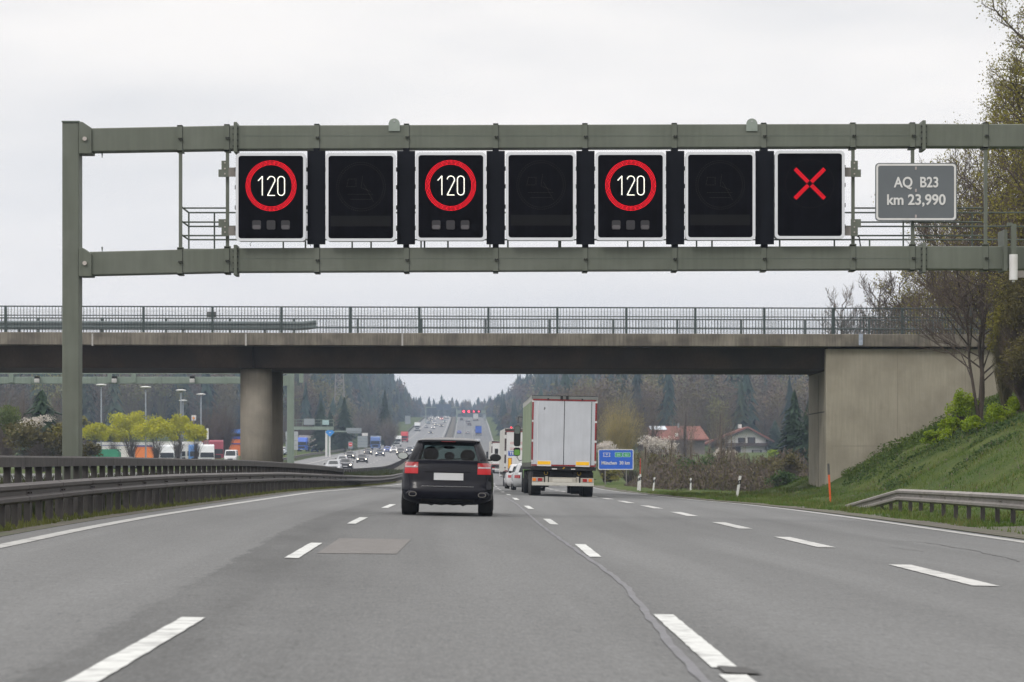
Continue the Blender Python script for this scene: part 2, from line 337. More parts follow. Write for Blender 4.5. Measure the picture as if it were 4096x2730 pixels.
# the land: one sheet, dropped a little under the two roads
gl_off=[600,450,330,240,180,140,110,85,65,50,38,28,20,13,8,4,1.5,.5]
gr_abs=[.25,.7,1.3,2.0,3.0,4.0,5.0,6.0,6.8,7.6,9.0,11.0,12.5,14,16,18.5,21,25,30,36,45,60,80,110,150,200,270,360,500]
ys=list(ST); V=[];W=None
for y in ys:
    xl=float(OPPL(y))-.5; xo=float(OPPR(y))+.5; xa=float(LEDGE(y))-.55; xr=float(REDGE(y))+.35
    row=[(xl-o,tz(xl-o,y)) for o in gl_off]+[(xl,float(g(xl,y))-.002)]
    row+=[(xl+.3,float(g(xl+.3,y))-.25),(xo-.3,float(g(xo-.3,y))-.25),(xo,float(g(xo,y))-.002)]
    for t in (.15,.35,.5,.65,.85):
        x=xo+(xa-xo)*t; row.append((x,float(g(x,y))-.18*math.sin(math.pi*t)))
    row+=[(xa,float(g(xa,y))-.002),(xa+.3,float(g(xa+.3,y))-.25),(xr-.3,float(g(xr-.3,y))-.25),(xr,float(g(xr,y))-.002)]
    row+=[(xr+o,tz(xr+o,y)) for o in gr_abs]
    W=len(row); V+=[(a,y,b) for a,b in row]
Fa=[(i*W+k,i*W+k+1,(i+1)*W+k+1,(i+1)*W+k) for i in range(len(ys)-1) for k in range(W-1)]
go=npmesh('ground',V,Fa,groundmat()); go.data.polygons.foreach_set('use_smooth',[True]*len(Fa)); tag(go,kind='structure')
# bare gravelly margins beside the carriageway
tag(strip('verge_margin',SOIL,lambda y:REDGE(y)+.36,lambda y:REDGE(y)+1.5+.25*math.sin(y*.37)+.2*math.sin(y*1.3),30,230,.012,4,zf=tz),kind='structure')
tag(strip('median_margin',SOIL,lambda y:LEDGE(y)-1.15-.2*math.sin(y*.43)-.15*math.sin(y*1.7),lambda y:LEDGE(y)-.56,20,300,.004,2),kind='structure')

tag(strip('median_cover',mat('median_soil',(.085,.07,.055),.95,0,.3,.4,dirt=((.07,.09,.04),.7,.2)),lambda y:OPPR(y)+.52,lambda y:LEDGE(y)-.57,330,1640,.03,2),kind='structure')
def paintmat():
    m=mat('road_paint',(.44,.44,.43),.75,0,.1,12,dirt=((.2,.2,.2),.75,4)); return m
PAINT=paintmat(); PAINTN=mat('road_paint_fresh',(.50,.51,.50),.75,0,.09,16,dirt=((.22,.22,.22),.8,5))
PAINTD=mat('road_paint_dull',(.34,.34,.33),.75,0,.1,10,dirt=((.17,.17,.17),.7,3))
def edge_line(fx,w,y0,y1,mt,name): return tag(strip(name,mt,lambda y:fx(y)-w/2,lambda y:fx(y)+w/2,y0,y1,.006),kind='structure')
edge_line(LEDGE,.22,8,1640,PAINTD,'road_marking')
edge_line(REDGE,.24,8,1640,PAINTD,'road_marking')
edge_line(lambda y:OPPR(y)-.3,.3,100,1640,PAINTD,'road_marking')
edge_line(lambda y:OPPL(y)+3.3,.3,100,1640,PAINTD,'road_marking')
def dashes(fx,w,ends,L,mt):
    mb=MB()
    for e in ends:
        ys=[e-L]+[y for y in (ST if e>75 else np.arange(math.ceil(e-L),e,.2)) if e-L<y<e]+[e]
        jt={(y,s):rnd.uniform(-.005,.004) for y in ys for s in (-1,1)}
        for a,b in zip(ys,ys[1:]):
            q=[]
            for y,s in ((a,-1),(a,1),(b,1),(b,-1)):
                x=float(fx(y))+s*(w/2+jt[(y,s)]); q.append((x,y,float(g(x,y))+.007+y*3e-5))
            mb.add(q,[(0,1,2,3)])
    return tag(mb.build('lane_marking',mt),kind='structure')
dashes(LDASH,.16,[18.9+18*k for k in range(80)],6,PAINTN)
dashes(RDASH,.15,[20.5]+[38.8+18.3*k for k in range(5)]+[130+18*k for k in range(70)],5.4,PAINTN)
dashes(RDASH,.15,[14.6],3,PAINTN)
dashes(THIRD,.27,[20.8,32.8,45.5,57.2,70,81.8,93.4,105]+[117+12*k for k in range(30)],5.8,PAINT)
for k in (1,2,3): dashes(lambda y,k=k:OPPR(y)-.3-3.7*k,.15,[130+18*j for j in range(80)],6,PAINT)
def ground_hit(px,py):
    a=(px-CX)/F; b=(CY-py)/F; y=8.0
    while y<1750 and b*y>g(a*y,y): y+=(.05 if y<200 else .5)
    return a*y,y
def ribbon(name,pts,w,mt,lift=.005,jit=0):
    q=[ground_hit(*p) for p in pts]; mb=MB(); V=[]
    d=[]
    for (xa,ya),(xb,yb) in zip(q,q[1:]):
        n=max(1,int(abs(yb-ya)/.5))
        for i in range(n): d.append((xa+(xb-xa)*i/n,ya+(yb-ya)*i/n))
    d.append(q[-1])
    for i,(x,y) in enumerate(d):
        x+=jit*math.sin(y*2.1)+jit*.6*math.sin(y*5.3+1); ww=w*(1+.25*math.sin(y*3.3+i))
        V+=[(x-ww/2,y,float(g(x-ww/2,y))+lift),(x+ww/2,y,float(g(x+ww/2,y))+lift)]
    mb.add(V,[(2*i,2*i+1,2*i+3,2*i+2) for i in range(len(d)-1)])
    return tag(mb.build(name,mt),kind='structure')
SEAL=mat('crack_seal',(.112,.112,.124),.6,0,.25,9,dirt=((.08,.08,.088),.7,5))
ribbon('crack_seal',[(2860,2760),(2815,2722),(2724,2632),(2650,2536),(2592,2462),(2533,2388),(2502,2345),(2406,2271),(2343,2229),(2236,2155),(2162,2101),(2109,2054),(2067,2017),(2019,1990)],.058,SEAL,.0055,.008)
CRK=mat('crack',(.085,.085,.085),.8,0,.3,9)
ribbon('road_crack',[(4090,2248),(3990,2226),(3900,2205),(3850,2196),(3700,2172),(3600,2165)],.03,CRK,.005,.03)
ribbon('road_crack',[(3700,2208),(3600,2196),(3560,2190)],.02,CRK,.005,.02)
mb=MB(); q=[ground_hit(*p) for p in ((1268,2216),(1586,2218),(1644,2160),(1358,2155))]
mb.add([(x,y,float(g(x,y))+.005) for x,y in q],[(0,1,2,3)]); tag(mb.build('patched_asphalt',mat('pink_patch',(.128,.121,.117),.85,0,.14,7,bump=.3,bscale=60)),kind='structure')
mb=MB(); q=[ground_hit(*p) for p in ((2866,2672),(2990,2680),(3050,2705),(2960,2702),(2900,2698))]
mb.add([(x,y,float(g(x,y))+.011) for x,y in q],[(0,1,2,3,4)]); tag(mb.build('tar_patch',mat('tar',(.03,.03,.03),.7,0,.3,12)),kind='structure')

# ------------------------------------------------------------------ plants
def branches(seed,H,lean=(0,0),trunk_r=.16,first=.3,n1=14,n2=6,n3=5,up=.5,spread=.42,twig=.02,droop=0.0,leaf=0,leafsize=.12,levels=3,fork=0):
    """a tree grown limb by limb: (trunk and limbs mesh arrays), (twig arrays), (leaf arrays)"""
    r=random.Random(seed); T=MB(); C=MB(); LV=[];LF=[]
    def path(p,d,L,n,wob,lift):
        pts=[p]; d=d.normalized()
        for i in range(n):
            d=(d+Vector((r.uniform(-wob,wob),r.uniform(-wob,wob),r.uniform(-wob,wob)+lift))).normalized(); p=p+d*(L/n); pts.append(p)
        return pts,d
    def leaves(p):
        for _ in range(leaf):
            q=p+Vector((r.gauss(0,.16),r.gauss(0,.16),r.gauss(0,.16))); a=Vector((r.gauss(0,1),r.gauss(0,1),r.gauss(0,1))).normalized()*leafsize*r.uniform(.5,1.2); b=a.cross(Vector((r.gauss(0,1),r.gauss(0,1),r.gauss(0,1)))).normalized()*leafsize*.55
            n=len(LV); LV.extend([q-a,q+b,q+a,q-b]); LF.append((n,n+1,n+2,n+3))
    def grow(p,d,L,rad,lev):
        n=3 if lev<3 else 2
        pts,_=path(p,d,L,n,.16 if lev<3 else .22,up*.16-droop*(.1 if lev>1 else 0))
        rs=[rad*(1-.72*i/n) for i in range(n+1)]
        (T if lev==1 else C).tube(pts,rs,5 if lev==1 else 3)
        if lev>=levels:
            leaves(pts[-1]); leaves(pts[1]); return
        k=(n2 if lev==1 else n3)
        for j in range(k):
            t=.25+.75*(j+r.random()*.6)/k; i=min(int(t*n),n-1); q=pts[i].lerp(pts[i+1],t*n-i if t*n-i<=1 else 1)
            dd=(pts[i+1]-pts[i]).normalized(); s=Vector((r.gauss(0,1),r.gauss(0,1),r.gauss(0,.7))); s=(s-dd*s.dot(dd)).normalized()
            grow(q,dd*.75+s*.75+Vector((0,0,up*.35)),L*r.uniform(.38,.6)*(1.15-.45*t),max(rad*.42,twig),lev+1)
    tp=[Vector((0,0,-.3))]; n=9
    for i in range(1,n+1):
        tp.append(Vector((lean[0]*(i/n)**1.2+r.uniform(-.07,.07)*H*.12,lean[1]*i/n+r.uniform(-.07,.07)*H*.12,H*i/n)))
    T.tube(tp,[trunk_r*(1-.85*(i/n)**.9) for i in range(n+1)],8)
    for f in range(fork):
        a=r.uniform(0,6.3); b=[Vector((0,0,-.2))]+[Vector((math.cos(a)*H*.12*(i/6)+r.uniform(-.1,.1),math.sin(a)*H*.12*(i/6)+r.uniform(-.1,.1),H*.8*i/6)) for i in range(1,7)]
        T.tube(b,[trunk_r*.7*(1-.8*i/6) for i in range(7)],6)
        for j in range(n1//2):
            t=first+(1-first)*(j+.5)/(n1//2); i=min(int(t*6),5); q=b[i].lerp(b[i+1],t*6-i); aa=r.uniform(0,6.3)
            grow(q,Vector((math.cos(aa),math.sin(aa),up)),H*spread*(1.1-.6*t)*r.uniform(.7,1.1),trunk_r*.3,1)
    for j in range(n1):
        t=first+(1-first)*(j+r.random())/n1; i=min(int(t*n),n-1); q=tp[i].lerp(tp[i+1],t*n-i); a=j*2.4+r.uniform(-.5,.5)
        grow(q,Vector((math.cos(a),math.sin(a),up*r.uniform(.6,1.4))),H*spread*(1.15-.75*t)*r.uniform(.7,1.15),max(trunk_r*.42*(1-t*.6),twig),1)
    return T,C,(LV,LF)
BARK=mat('bark',(.065,.05,.04),.9,0,.25,4,bump=.4); BARKL=mat('bark_light',(.12,.10,.08),.9,0,.25,4)
TWIG=mat('twigs_brown',(.09,.068,.055),.9,0,.3,1.5); TWIGO=mat('twigs_olive',(.085,.075,.035),.9,0,.3,1.2); TWIGG=mat('twigs_grey',(.14,.115,.10),.9,0,.3,1.0)
LOLIVE=foliage('leaf_olive',(.15,.14,.03),(.26,.235,.045),1.2); LYG=foliage('leaf_yellow_green',(.30,.31,.008),(.50,.47,.012),.7,.3); LBR=foliage('leaf_bright',(.15,.23,.012),(.31,.39,.03),1.5,.35)
LDARK=foliage('leaf_dark_green',(.03,.06,.018),(.07,.11,.03),1.0); LBRN=foliage('leaf_brown_olive',(.07,.06,.025),(.12,.105,.035),.8,.15); BLOS=foliage('blossom',(.42,.38,.34),(.62,.58,.54),1.5,.3)
NEEDLE=foliage('needles',(.014,.032,.020),(.035,.06,.03),.8,.08)
def limbtree(name,label,px,py,Y,H,seed,twmat,leafmat=None,group=None,X=None,sink=0,bark=None,**k):
    if X is None: X=(px-CX)/F*Y
    z=tz(X,Y)-sink
    t=thing(name,label,'tree',(X,Y,z),0,group)
    T,C,(LV,LF)=branches(seed,H,**k)
    T.build('trunk',bark or BARK,t); c=C.build('crown',twmat,t)
    if LF: npmesh('leaves',LV,LF,leafmat,c)
    return t
def cloud(seed,rad,n,size,clumps=9,flat=1.0,hollow=.35,stretch=1.0):
    """leaf-sized faces gathered in clumps through an uneven ellipsoid (centre at 0)"""
    r=np.random.default_rng(seed); rad=np.array(rad,float)
    d=r.normal(size=(clumps,3)); d/=np.linalg.norm(d,axis=1)[:,None]; d[:,2]=np.where(d[:,2]<-.5,-d[:,2],d[:,2])
    cen=d*rad*r.uniform(.25,.86,(clumps,1)); cr=r.uniform(.16,.5,clumps)
    w=r.integers(0,clumps,n); q=r.normal(size=(n,3)); q/=np.linalg.norm(q,axis=1)[:,None]
    q*=(hollow+(1-hollow)*r.random((n,1))**.5); p=cen[w]+q*rad*cr[w][:,None]
    a=r.normal(size=(n,3)); a/=np.linalg.norm(a,axis=1)[:,None]; b=np.cross(a,r.normal(size=(n,3))); b/=np.linalg.norm(b,axis=1)[:,None]
    s=size*r.uniform(.5,1.3,(n,1)); a*=s*stretch; b*=s*.6
    V=np.stack([p-a,p+b,p+a,p-b],1).reshape(-1,3); Fc=np.arange(4*n).reshape(n,4); return V,Fc
def strands(seed,H,Rr,n,base=.15,w=.05,z0=.1,r0=.1,splay=1.0,dens=1.6):
    """upright rods fanning out of a stool, each a thin tapered three-sided shoot"""
    r=np.random.default_rng(seed); th=r.uniform(0,2*np.pi,n); f=r.random(n)**.6; ph=f*np.pi/2*.92
    tip=np.stack([np.cos(th)*Rr*np.sin(ph),np.sin(th)*Rr*np.sin(ph),H*(.42+.58*np.cos(ph)**.7)*r.uniform(.72,1.04,n)],1)
    b=np.stack([np.cos(th)*Rr*r0*r.random(n),np.sin(th)*Rr*r0*r.random(n),H*z0*r.random(n)],1)
    mid=b*.5+tip*.5; mid[:,:2]*=.72; mid[:,2]*=1.02; mid+=r.normal(0,.02*H,(n,3))
    V=[];ws=w*r.uniform(.5,1.2,n)
    for P_,s in ((b,1.0),(mid,.7),(tip,.15)):
        for k in range(3):
            a=th+k*2.094; V.append(P_+np.stack([np.cos(a),np.sin(a),0*a],1)*(ws*s)[:,None])
    V=np.stack(V,1).reshape(-1,3); o=(np.arange(n)*9)[:,None]; F_=[]
    for s in (0,3):
        for k in range(3): F_.append(np.concatenate([o+s+k,o+s+(k+1)%3,o+s+3+(k+1)%3,o+s+3+k],1))
    return V,np.concatenate(F_)
def conifer(seed,H,Rr,layers,spikes,jag=.35,open_=.5):
    r=np.random.default_rng(seed); V=[];Fc=[]
    for k in range(layers):
        t=k/layers; z=H*(.07+.93*t**.92); rr=Rr*(1-t)**.85*r.uniform(.82,1.12)+.02*H*(1-t)
        h=H/layers*2.0; n0=len(V)
        c=np.array([r.normal(0,.02*Rr),r.normal(0,.02*Rr),min(z+h*.75,H*1.01)]); V.append(c)
        a0=r.uniform(0,6.28)
        for i in range(spikes):
            a=a0+2*np.pi*i/spikes; q=rr*(1 if i%2 else open_)*r.uniform(1-jag,1+jag*.4)
            V.append(np.array([np.cos(a)*q,np.sin(a)*q,z-(.25*h if i%2 else -.12*h)+r.normal(0,.08*h)]))
        for i in range(spikes): Fc.append((n0,n0+1+i,n0+1+(i+1)%spikes))
    return np.array(V),np.array(Fc)
def spruce(label,px,py_top,Y,Rr,seed,group=None,mt=None,dens=1.0,ybase=None):
    X=(px-CX)/F*Y; z=tz(X,Y); H=(CY-py_top)/F*Y-z
    t=thing('spruce_tree',label,'tree',(X,Y,z),0,group)
    MB().cyl((0,0,-.3),.02*H,H*.9,'z',7,.004*H).build('trunk',BARK,t)
    V,Fc=conifer(seed,H,Rr,int(15*dens),18,jag=.5,open_=.62)
    c=npmesh('crown',V,Fc,mt or NEEDLE,t)
    r=np.random.default_rng(seed); n=int(1500*dens); tt=r.random(n)**1.3; a=r.uniform(0,6.28,n); q=Rr*(1-tt)**.9*r.uniform(.55,1.12,n)
    p=np.stack([np.cos(a)*q,np.sin(a)*q,H*(.06+.94*tt)],1); d=np.stack([np.cos(a),np.sin(a),-.35+0*a],1)*(.045*H*r.uniform(.5,1.2,n)*(1.1-tt))[:,None]; s=np.stack([-np.sin(a),np.cos(a),.2+0*a],1)*(.012*H)
    V=np.stack([p-d,p+s,p+d,p-s],1).reshape(-1,3); npmesh('sprays',V,np.arange(4*n).reshape(n,4),mt or NEEDLE,c)
    return t
def shrub(name,label,px,py_c,Y,w_px,h_px,seed,mt,n=1500,size=.14,cat='shrub',group=None,stems=TWIG,X=None,flat=1,clumps=14,stem_n=60,stretch=1.0,ground=None,trunkh=None,hollow=.35,matx=None):
    """a bushy plant with its crown centred on a pixel"""
    if X is None: X=(px-CX)/F*Y
    zc_=(CY-py_c)/F*Y; rx=w_px/F*Y/2; rz=h_px/F*Y/2; z=tz(X,Y) if ground is None else ground
    zc_=max(zc_,z+rz*.45)
    t=thing(name,label,cat,(X,Y,z),0,group)
    V,Fc=cloud(seed,(rx,rx*.9,rz),n,size,clumps,hollow=hollow,stretch=stretch); V=V+np.array([0,0,zc_-z]); V[:,2]=np.maximum(V[:,2],.02)
    npmesh('crown' if cat=='tree' else 'foliage',V,Fc,mt,t)
    H=zc_-z+rz*.75; V,Fc=strands(seed+1,H,rx*.75,stem_n,w=max(.018,.004*H),z0=.05 if not trunkh else trunkh,r0=.12)
    npmesh('stems' if cat!='tree' else 'branches',V,Fc,stems,t)
    if trunkh: MB().tube([(0,0,-.2),(.05,0,H*trunkh*.6),(0,.05,H*(trunkh+.1))],[.035*H,.028*H,.02*H],7).build('trunk',BARK,t)
    return t
def rods(name,label,px,py_top,Y,w_px,seed,mt,n=200,w=.03,leafmat=None,nl=0,ls=.1,cat='tree',group=None,trunk=True,r0=.1,z0=.1):
    X=(px-CX)/F*Y; z=tz(X,Y); H=(CY-py_top)/F*Y-z; rx=w_px/F*Y/2
    t=thing(name,label,cat,(X,Y,z),0,group)
    V,Fc=strands(seed,H,rx,n,w=w,r0=r0,z0=z0); c=npmesh('crown',V,Fc,mt,t)
    # side twigs
    r=np.random.default_rng(seed+5); tips=V.reshape(-1,9,3)
    m=len(tips)*5; k=r.integers(0,len(tips),m); f=r.uniform(.35,1,m)[:,None]; p=np.where(f<.5,tips[k,0]*(1-2*f)+tips[k,3]*2*f,tips[k,3]*(2-2*f)+tips[k,6]*(2*f-1))
    d=r.normal(size=(m,3)); d[:,2]=np.abs(d[:,2])*.9; d/=np.linalg.norm(d,axis=1)[:,None]; d*=H*.075*r.uniform(.5,1.3,(m,1)); s=np.cross(d,r.normal(size=(m,3))); s/=np.linalg.norm(s,axis=1)[:,None]; s*=w*.55
    VV=np.stack([p-s,p+d*.5+s*.6,p+d,p+d*.5-s*.6],1).reshape(-1,3); npmesh('twigs',VV,np.arange(4*m).reshape(m,4),mt,c)
    if nl:
        k=r.integers(0,m,nl); q=(p+d)[k]+r.normal(0,.03*H/6,(nl,3)); a=r.normal(size=(nl,3)); a/=np.linalg.norm(a,axis=1)[:,None]; b=np.cross(a,r.normal(size=(nl,3))); b/=np.linalg.norm(b,axis=1)[:,None]; a*=ls; b*=ls*.6
        npmesh('leaves',np.stack([q-a,q+b,q+a,q-b],1).reshape(-1,3),np.arange(4*nl).reshape(nl,4),leafmat,c)
    if trunk: MB().tube([(0,0,-.3),(0,.03*H,H*.3),(.01*H,0,H*.6)],[.022*H,.015*H,.006*H],7).build('trunk',BARK,t)
    return t

# --- forests: wooded hills far behind that read as one mass each
CON=[conifer(100+i,1,.21+.025*i,9,12) for i in range(4)]
def decid(seed,n=200,sz=.036,st=14):
    V,Fc=cloud(seed,(.25,.25,.36),n,sz,16,hollow=.5); V=V+np.array([0,0,.62]); s,sf=strands(seed,.97,.22,st,w=.007 if st<20 else .0035,z0=.2); return V,Fc,s,sf
DEC=[decid(200+i) for i in range(4)]; DECF=[decid(220+i,620,.015,60) for i in range(4)]
def forest(name,label,pts,seed,pcon,cols_c,cols_d):
    r=np.random.default_rng(seed); V=[];Fc=[];T=[];n=0
    for x,y,z,h,w in pts:
        lim=.0440*y-z
        if y<1900 and h>lim:
            if lim<6: continue
            h=lim*r.uniform(.86,1)
        isC=r.random()<pcon(x,y); k=r.integers(0,4); a=r.uniform(0,6.28); ca,sa=math.cos(a),math.sin(a)
        if isC:
            v,f=CON[k]; f=np.concatenate([f,f[:,2:3]],1); sets=[(v,f)]; c=cols_c[r.integers(len(cols_c))]
        else:
            v1,f1,s,sf=(DECF if y<980 else DEC)[k]; sets=[(v1,f1),(s,sf)]; c=cols_d[r.integers(len(cols_d))]; h*=.85
        c=np.array(c)*r.uniform(.75,1.25)
        for v,f in sets:
            q=np.stack([(v[:,0]*ca-v[:,1]*sa)*h*w,(v[:,0]*sa+v[:,1]*ca)*h*w,v[:,2]*h],1)+np.array([x,y,z])
            V.append(q);Fc.append(f+n);n+=len(q); T.append(np.tile(np.append(c,1),(len(q),1)))
    V=np.concatenate(V); F4=np.concatenate(Fc)
    # triangles of the conifers were padded to quads: give them their own corner
    me=bpy.data.meshes.new(name); loops=[];ls=[];lt=[]
    tri=F4[:,2]==F4[:,3]; 
    L=np.concatenate([F4[tri][:,:3].ravel(),F4[~tri].ravel()]); nt_,nq=tri.sum(),(~tri).sum()
    starts=np.concatenate([np.arange(nt_)*3,nt_*3+np.arange(nq)*4]); tot=np.concatenate([np.full(nt_,3),np.full(nq,4)])
    me.vertices.add(len(V)); me.vertices.foreach_set('co',V.astype(np.float32).ravel()); me.loops.add(len(L)); me.loops.foreach_set('vertex_index',L.astype(np.int32))
    me.polygons.add(len(tot)); me.polygons.foreach_set('loop_start',starts.astype(np.int32)); me.polygons.foreach_set('loop_total',tot.astype(np.int32)); me.update(calc_edges=True)
    me.materials.append(tinted('forest_tints')); a=me.attributes.new('tint','FLOAT_COLOR','POINT'); a.data.foreach_set('color',np.concatenate(T).astype(np.float32).ravel())
    o=bpy.data.objects.new(name,me); col.objects.link(o); return tag(o,label,'forest',kind='stuff')
CC=[(.016,.032,.026),(.022,.042,.03),(.014,.027,.025),(.03,.045,.028)]
CD=[(.115,.088,.065),(.10,.076,.062),(.135,.115,.062),(.085,.072,.055),(.13,.128,.05)]
r=np.random.default_rng(3); pts=[]
for _ in range(5200):
    y=700+1300*r.random()**.9; d=6+260*r.random()**1.15
    x=float(OPPL(y))-4-d; px=CX+x/y*F
    if px<-120 or (y>1640 and d>60): continue
    if y<820 and d<60: continue
    pts.append((x,y,tz(x,y)-.5,r.uniform(17,27) if d>14 else r.uniform(8,17),r.uniform(.8,1.2)))
forest('left_forest','dense mixed forest of dark conifers and bare brown trees on the hill left of the motorway',pts,11,lambda x,y:.6 if y>1000 else .3,CC,CD)
pts=[]
for _ in range(5200):
    y=640+1360*r.random()**.9; d=(4 if y>1100 else 8)+330*r.random()**1.3
    x=float(REDGE(y))+1+d; px=CX+x/y*F
    if px>3400: continue
    pts.append((x,y,tz(x,y)-.5,r.uniform(16,25) if d>16 else r.uniform(8,15),r.uniform(.8,1.2)))
forest('right_forest','wooded hillside of dark conifers and bare purple-brown trees right of the motorway',pts,12,lambda x,y:.42 if y>1000 else .2,CC,CD)
pts=[]
for _ in range(2600):
    y=2050+700*r.random(); x=float(LEDGE(y))+r.uniform(-320,220)
    pts.append((x,y,37+ (y-2050)*.004,r.uniform(10,17),r.uniform(1.0,1.5)))
forest('far_treeline','hazy treeline closing the horizon beyond the crest of the motorway',pts,13,lambda x,y:.6,CC,[(.12,.10,.06),(.11,.08,.055)])

# --- trees and shrubs on the left
spruce('dark pointed spruce standing above the white blossom, left of the gantry post',165,1562,260,4.6,21)
shrub('blossom_shrub','white blossoming shrub in front of the dark spruce',145,1700,245,190,80,31,BLOS,1300,.08,stems=TWIG,stem_n=160)
shrub('brown_shrub','large rounded brown and olive shrub behind the left barrier',165,1775,225,330,170,32,LBRN,4200,.13,stem_n=260)
shrub('green_shrub','tall mid green shrub at the left edge of the photo',30,1705,250,190,200,33,foliage('leaf_mid_green',(.055,.085,.02),(.12,.15,.035),1.0),4200,.09,stem_n=200)
shrub('olive_shrub','low dark olive shrub just right of the gantry post',365,1815,235,110,105,34,LBRN,1300,.12)
shrub('yellow_green_shrub','small yellow-green shrub between brown shrub and gantry post',235,1760,232,60,150,35,LOLIVE,700,.12)
for i,(x,top,w,lb) in enumerate([(20,1515,150,'bare purple-brown tree at the left edge behind the green shrub'),(95,1540,110,'bare brown tree just left of the dark spruce'),(225,1550,110,'slim bare tree between spruce and gantry post')]):
    rods('bare_tree',lb,x,top,300+i*8,w,40+i,TWIGG,260,.035,group='bare trees behind the rest area')
for i,(x,yc,w,h,Y,lb) in enumerate([(375,1735,130,110,425,'small yellow-green tree right beside the gantry post'),(525,1708,235,150,430,'broad yellow-green tree, tallest one left of the second lamp'),
    (625,1728,200,120,415,'rounded yellow-green tree over the orange lorry'),(712,1715,150,130,435,'yellow-green tree behind the white lorry cabs'),(785,1742,120,90,420,'low yellow-green tree next to the orange and blue hall'),(455,1748,130,90,440,'low yellow-green tree behind the first lamp post')]):
    shrub('spring_tree',lb,x,yc,Y,w,h,50+i,LYG,6000,.15,cat='tree',group='yellow-green trees of the rest area',stem_n=120,trunkh=.25,clumps=40,hollow=.15)
shrub('spring_tree','faint yellow tree immediately right of the gantry post top foliage',335,1690,470,55,60,58,LOLIVE,700,.2,cat='tree',group='yellow-green trees of the rest area',trunkh=.3)
for i,(x,top,w,Y,lb) in enumerate([(845,1590,170,520,'bare dark tree left of the bridge pier'),(900,1620,130,500,'bare dark tree partly hidden by the bridge pier'),(1165,1640,190,720,'bare brown tree behind the post of the second gantry'),(1230,1660,140,740,'bare brown tree behind the walkway railing far left'),
    (1480,1600,190,820,'wide tan bare tree beside the far motorway'),(1555,1660,110,760,'pale rounded bare tree closest to the far crash barrier'),(1100,1690,90,480,'small dark bare tree between pier and second gantry')]):
    rods('bare_tree',lb,x,top,Y,w,60+i,TWIGG if i>3 else TWIG,330,.06,LBRN,900 if i>3 else 200,.14,group='bare trees left of the motorway')
spruce('dark spruce standing left of the lattice mast',1285,1600,640,3.4,71,group='spruces near the lattice mast'); spruce('dark spruce standing right of the lattice mast',1378,1590,650,3.6,72,group='spruces near the lattice mast')
spruce('broad dark spruce further left behind the second gantry walkway',1320,1640,655,3.0,73,group='spruces near the lattice mast'); spruce('slim spruce beside the bare tan tree',1540,1560,800,3.2,74)
# --- right side, beyond the bridge
rods('willow_tree','round pale yellow-brown willow right of the green lorry',2482,1578,330,215,80,mat('twigs_willow',(.30,.245,.11),.9,0,.3,1),620,.028,foliage('willow_buds',(.24,.21,.05),(.34,.29,.08),1.0),2600,.06,r0=.12,z0=.12)
rods('bare_tree','huge rounded brown bare tree rising behind the green lorry',2330,1520,470,300,81,mat('twigs_tan',(.13,.10,.075),.9,0,.2,1),900,.05,LBRN,600,.15,z0=.2)
for i,(x,top,w,Y,lb) in enumerate([(2610,1560,130,420,'tall bare tree directly right of the willow'),(2740,1500,230,440,'large bare tree with faint olive buds in front of the long red roof'),(2880,1520,200,450,'bare tree with fine upright twigs left of the white gable'),(3010,1520,190,720,'bare tree behind the white gabled house'),
     (3120,1560,130,740,'bare tree between gabled house and dark spruce'),(2660,1500,160,700,'bare tree behind the solar panels'),(2560,1520,150,600,'bare tree behind the round willow')]):
    rods('bare_tree',lb,x,top,Y,w,90+i,TWIGG if i%2 else TWIG,(300 if Y>500 else 90),(.045 if Y>500 else .03),LBRN,700,.09,group='bare trees by the farmhouse')
for i,(x,top,w,Y,lb) in enumerate([(2580,1680,34,232,'thin pale sapling left of the red pole'),(2685,1640,40,240,'thin pale sapling in front of the solar roof'),(2762,1650,36,236,'thin pale sapling above the lone delineator post'),(2835,1690,34,228,'thin pale sapling right of the green bush'),(2885,1600,60,238,'pale twiggy sapling reaching over the red roof edge'),(2925,1640,46,231,'pale sapling in front of the left gable slope'),(2975,1730,34,225,'short sapling in front of the balcony')]):
    rods('sapling',lb,x,top,Y,w,110+i,mat('twigs_pale',(.20,.165,.125),.9,0,.2,2),26,.022,cat='tree',group='saplings in front of the farmhouse',trunk=True,r0=.06)
spruce('tall dark spruce next to the bridge abutment',3178,1560,310,3.0,121); spruce('dark spruce half hidden behind the abutment corner',3235,1600,300,2.6,122)
spruce('blue-green spruce behind the big round bare tree',2500,1500,700,4.0,123,group='spruces on the wooded slope'); spruce('blue-green spruce in the middle of the wooded slope',2645,1480,740,4.6,124,group='spruces on the wooded slope')
spruce('spruce left of the tall spruce by the abutment',3100,1680,640,3.4,125,group='spruces on the wooded slope')
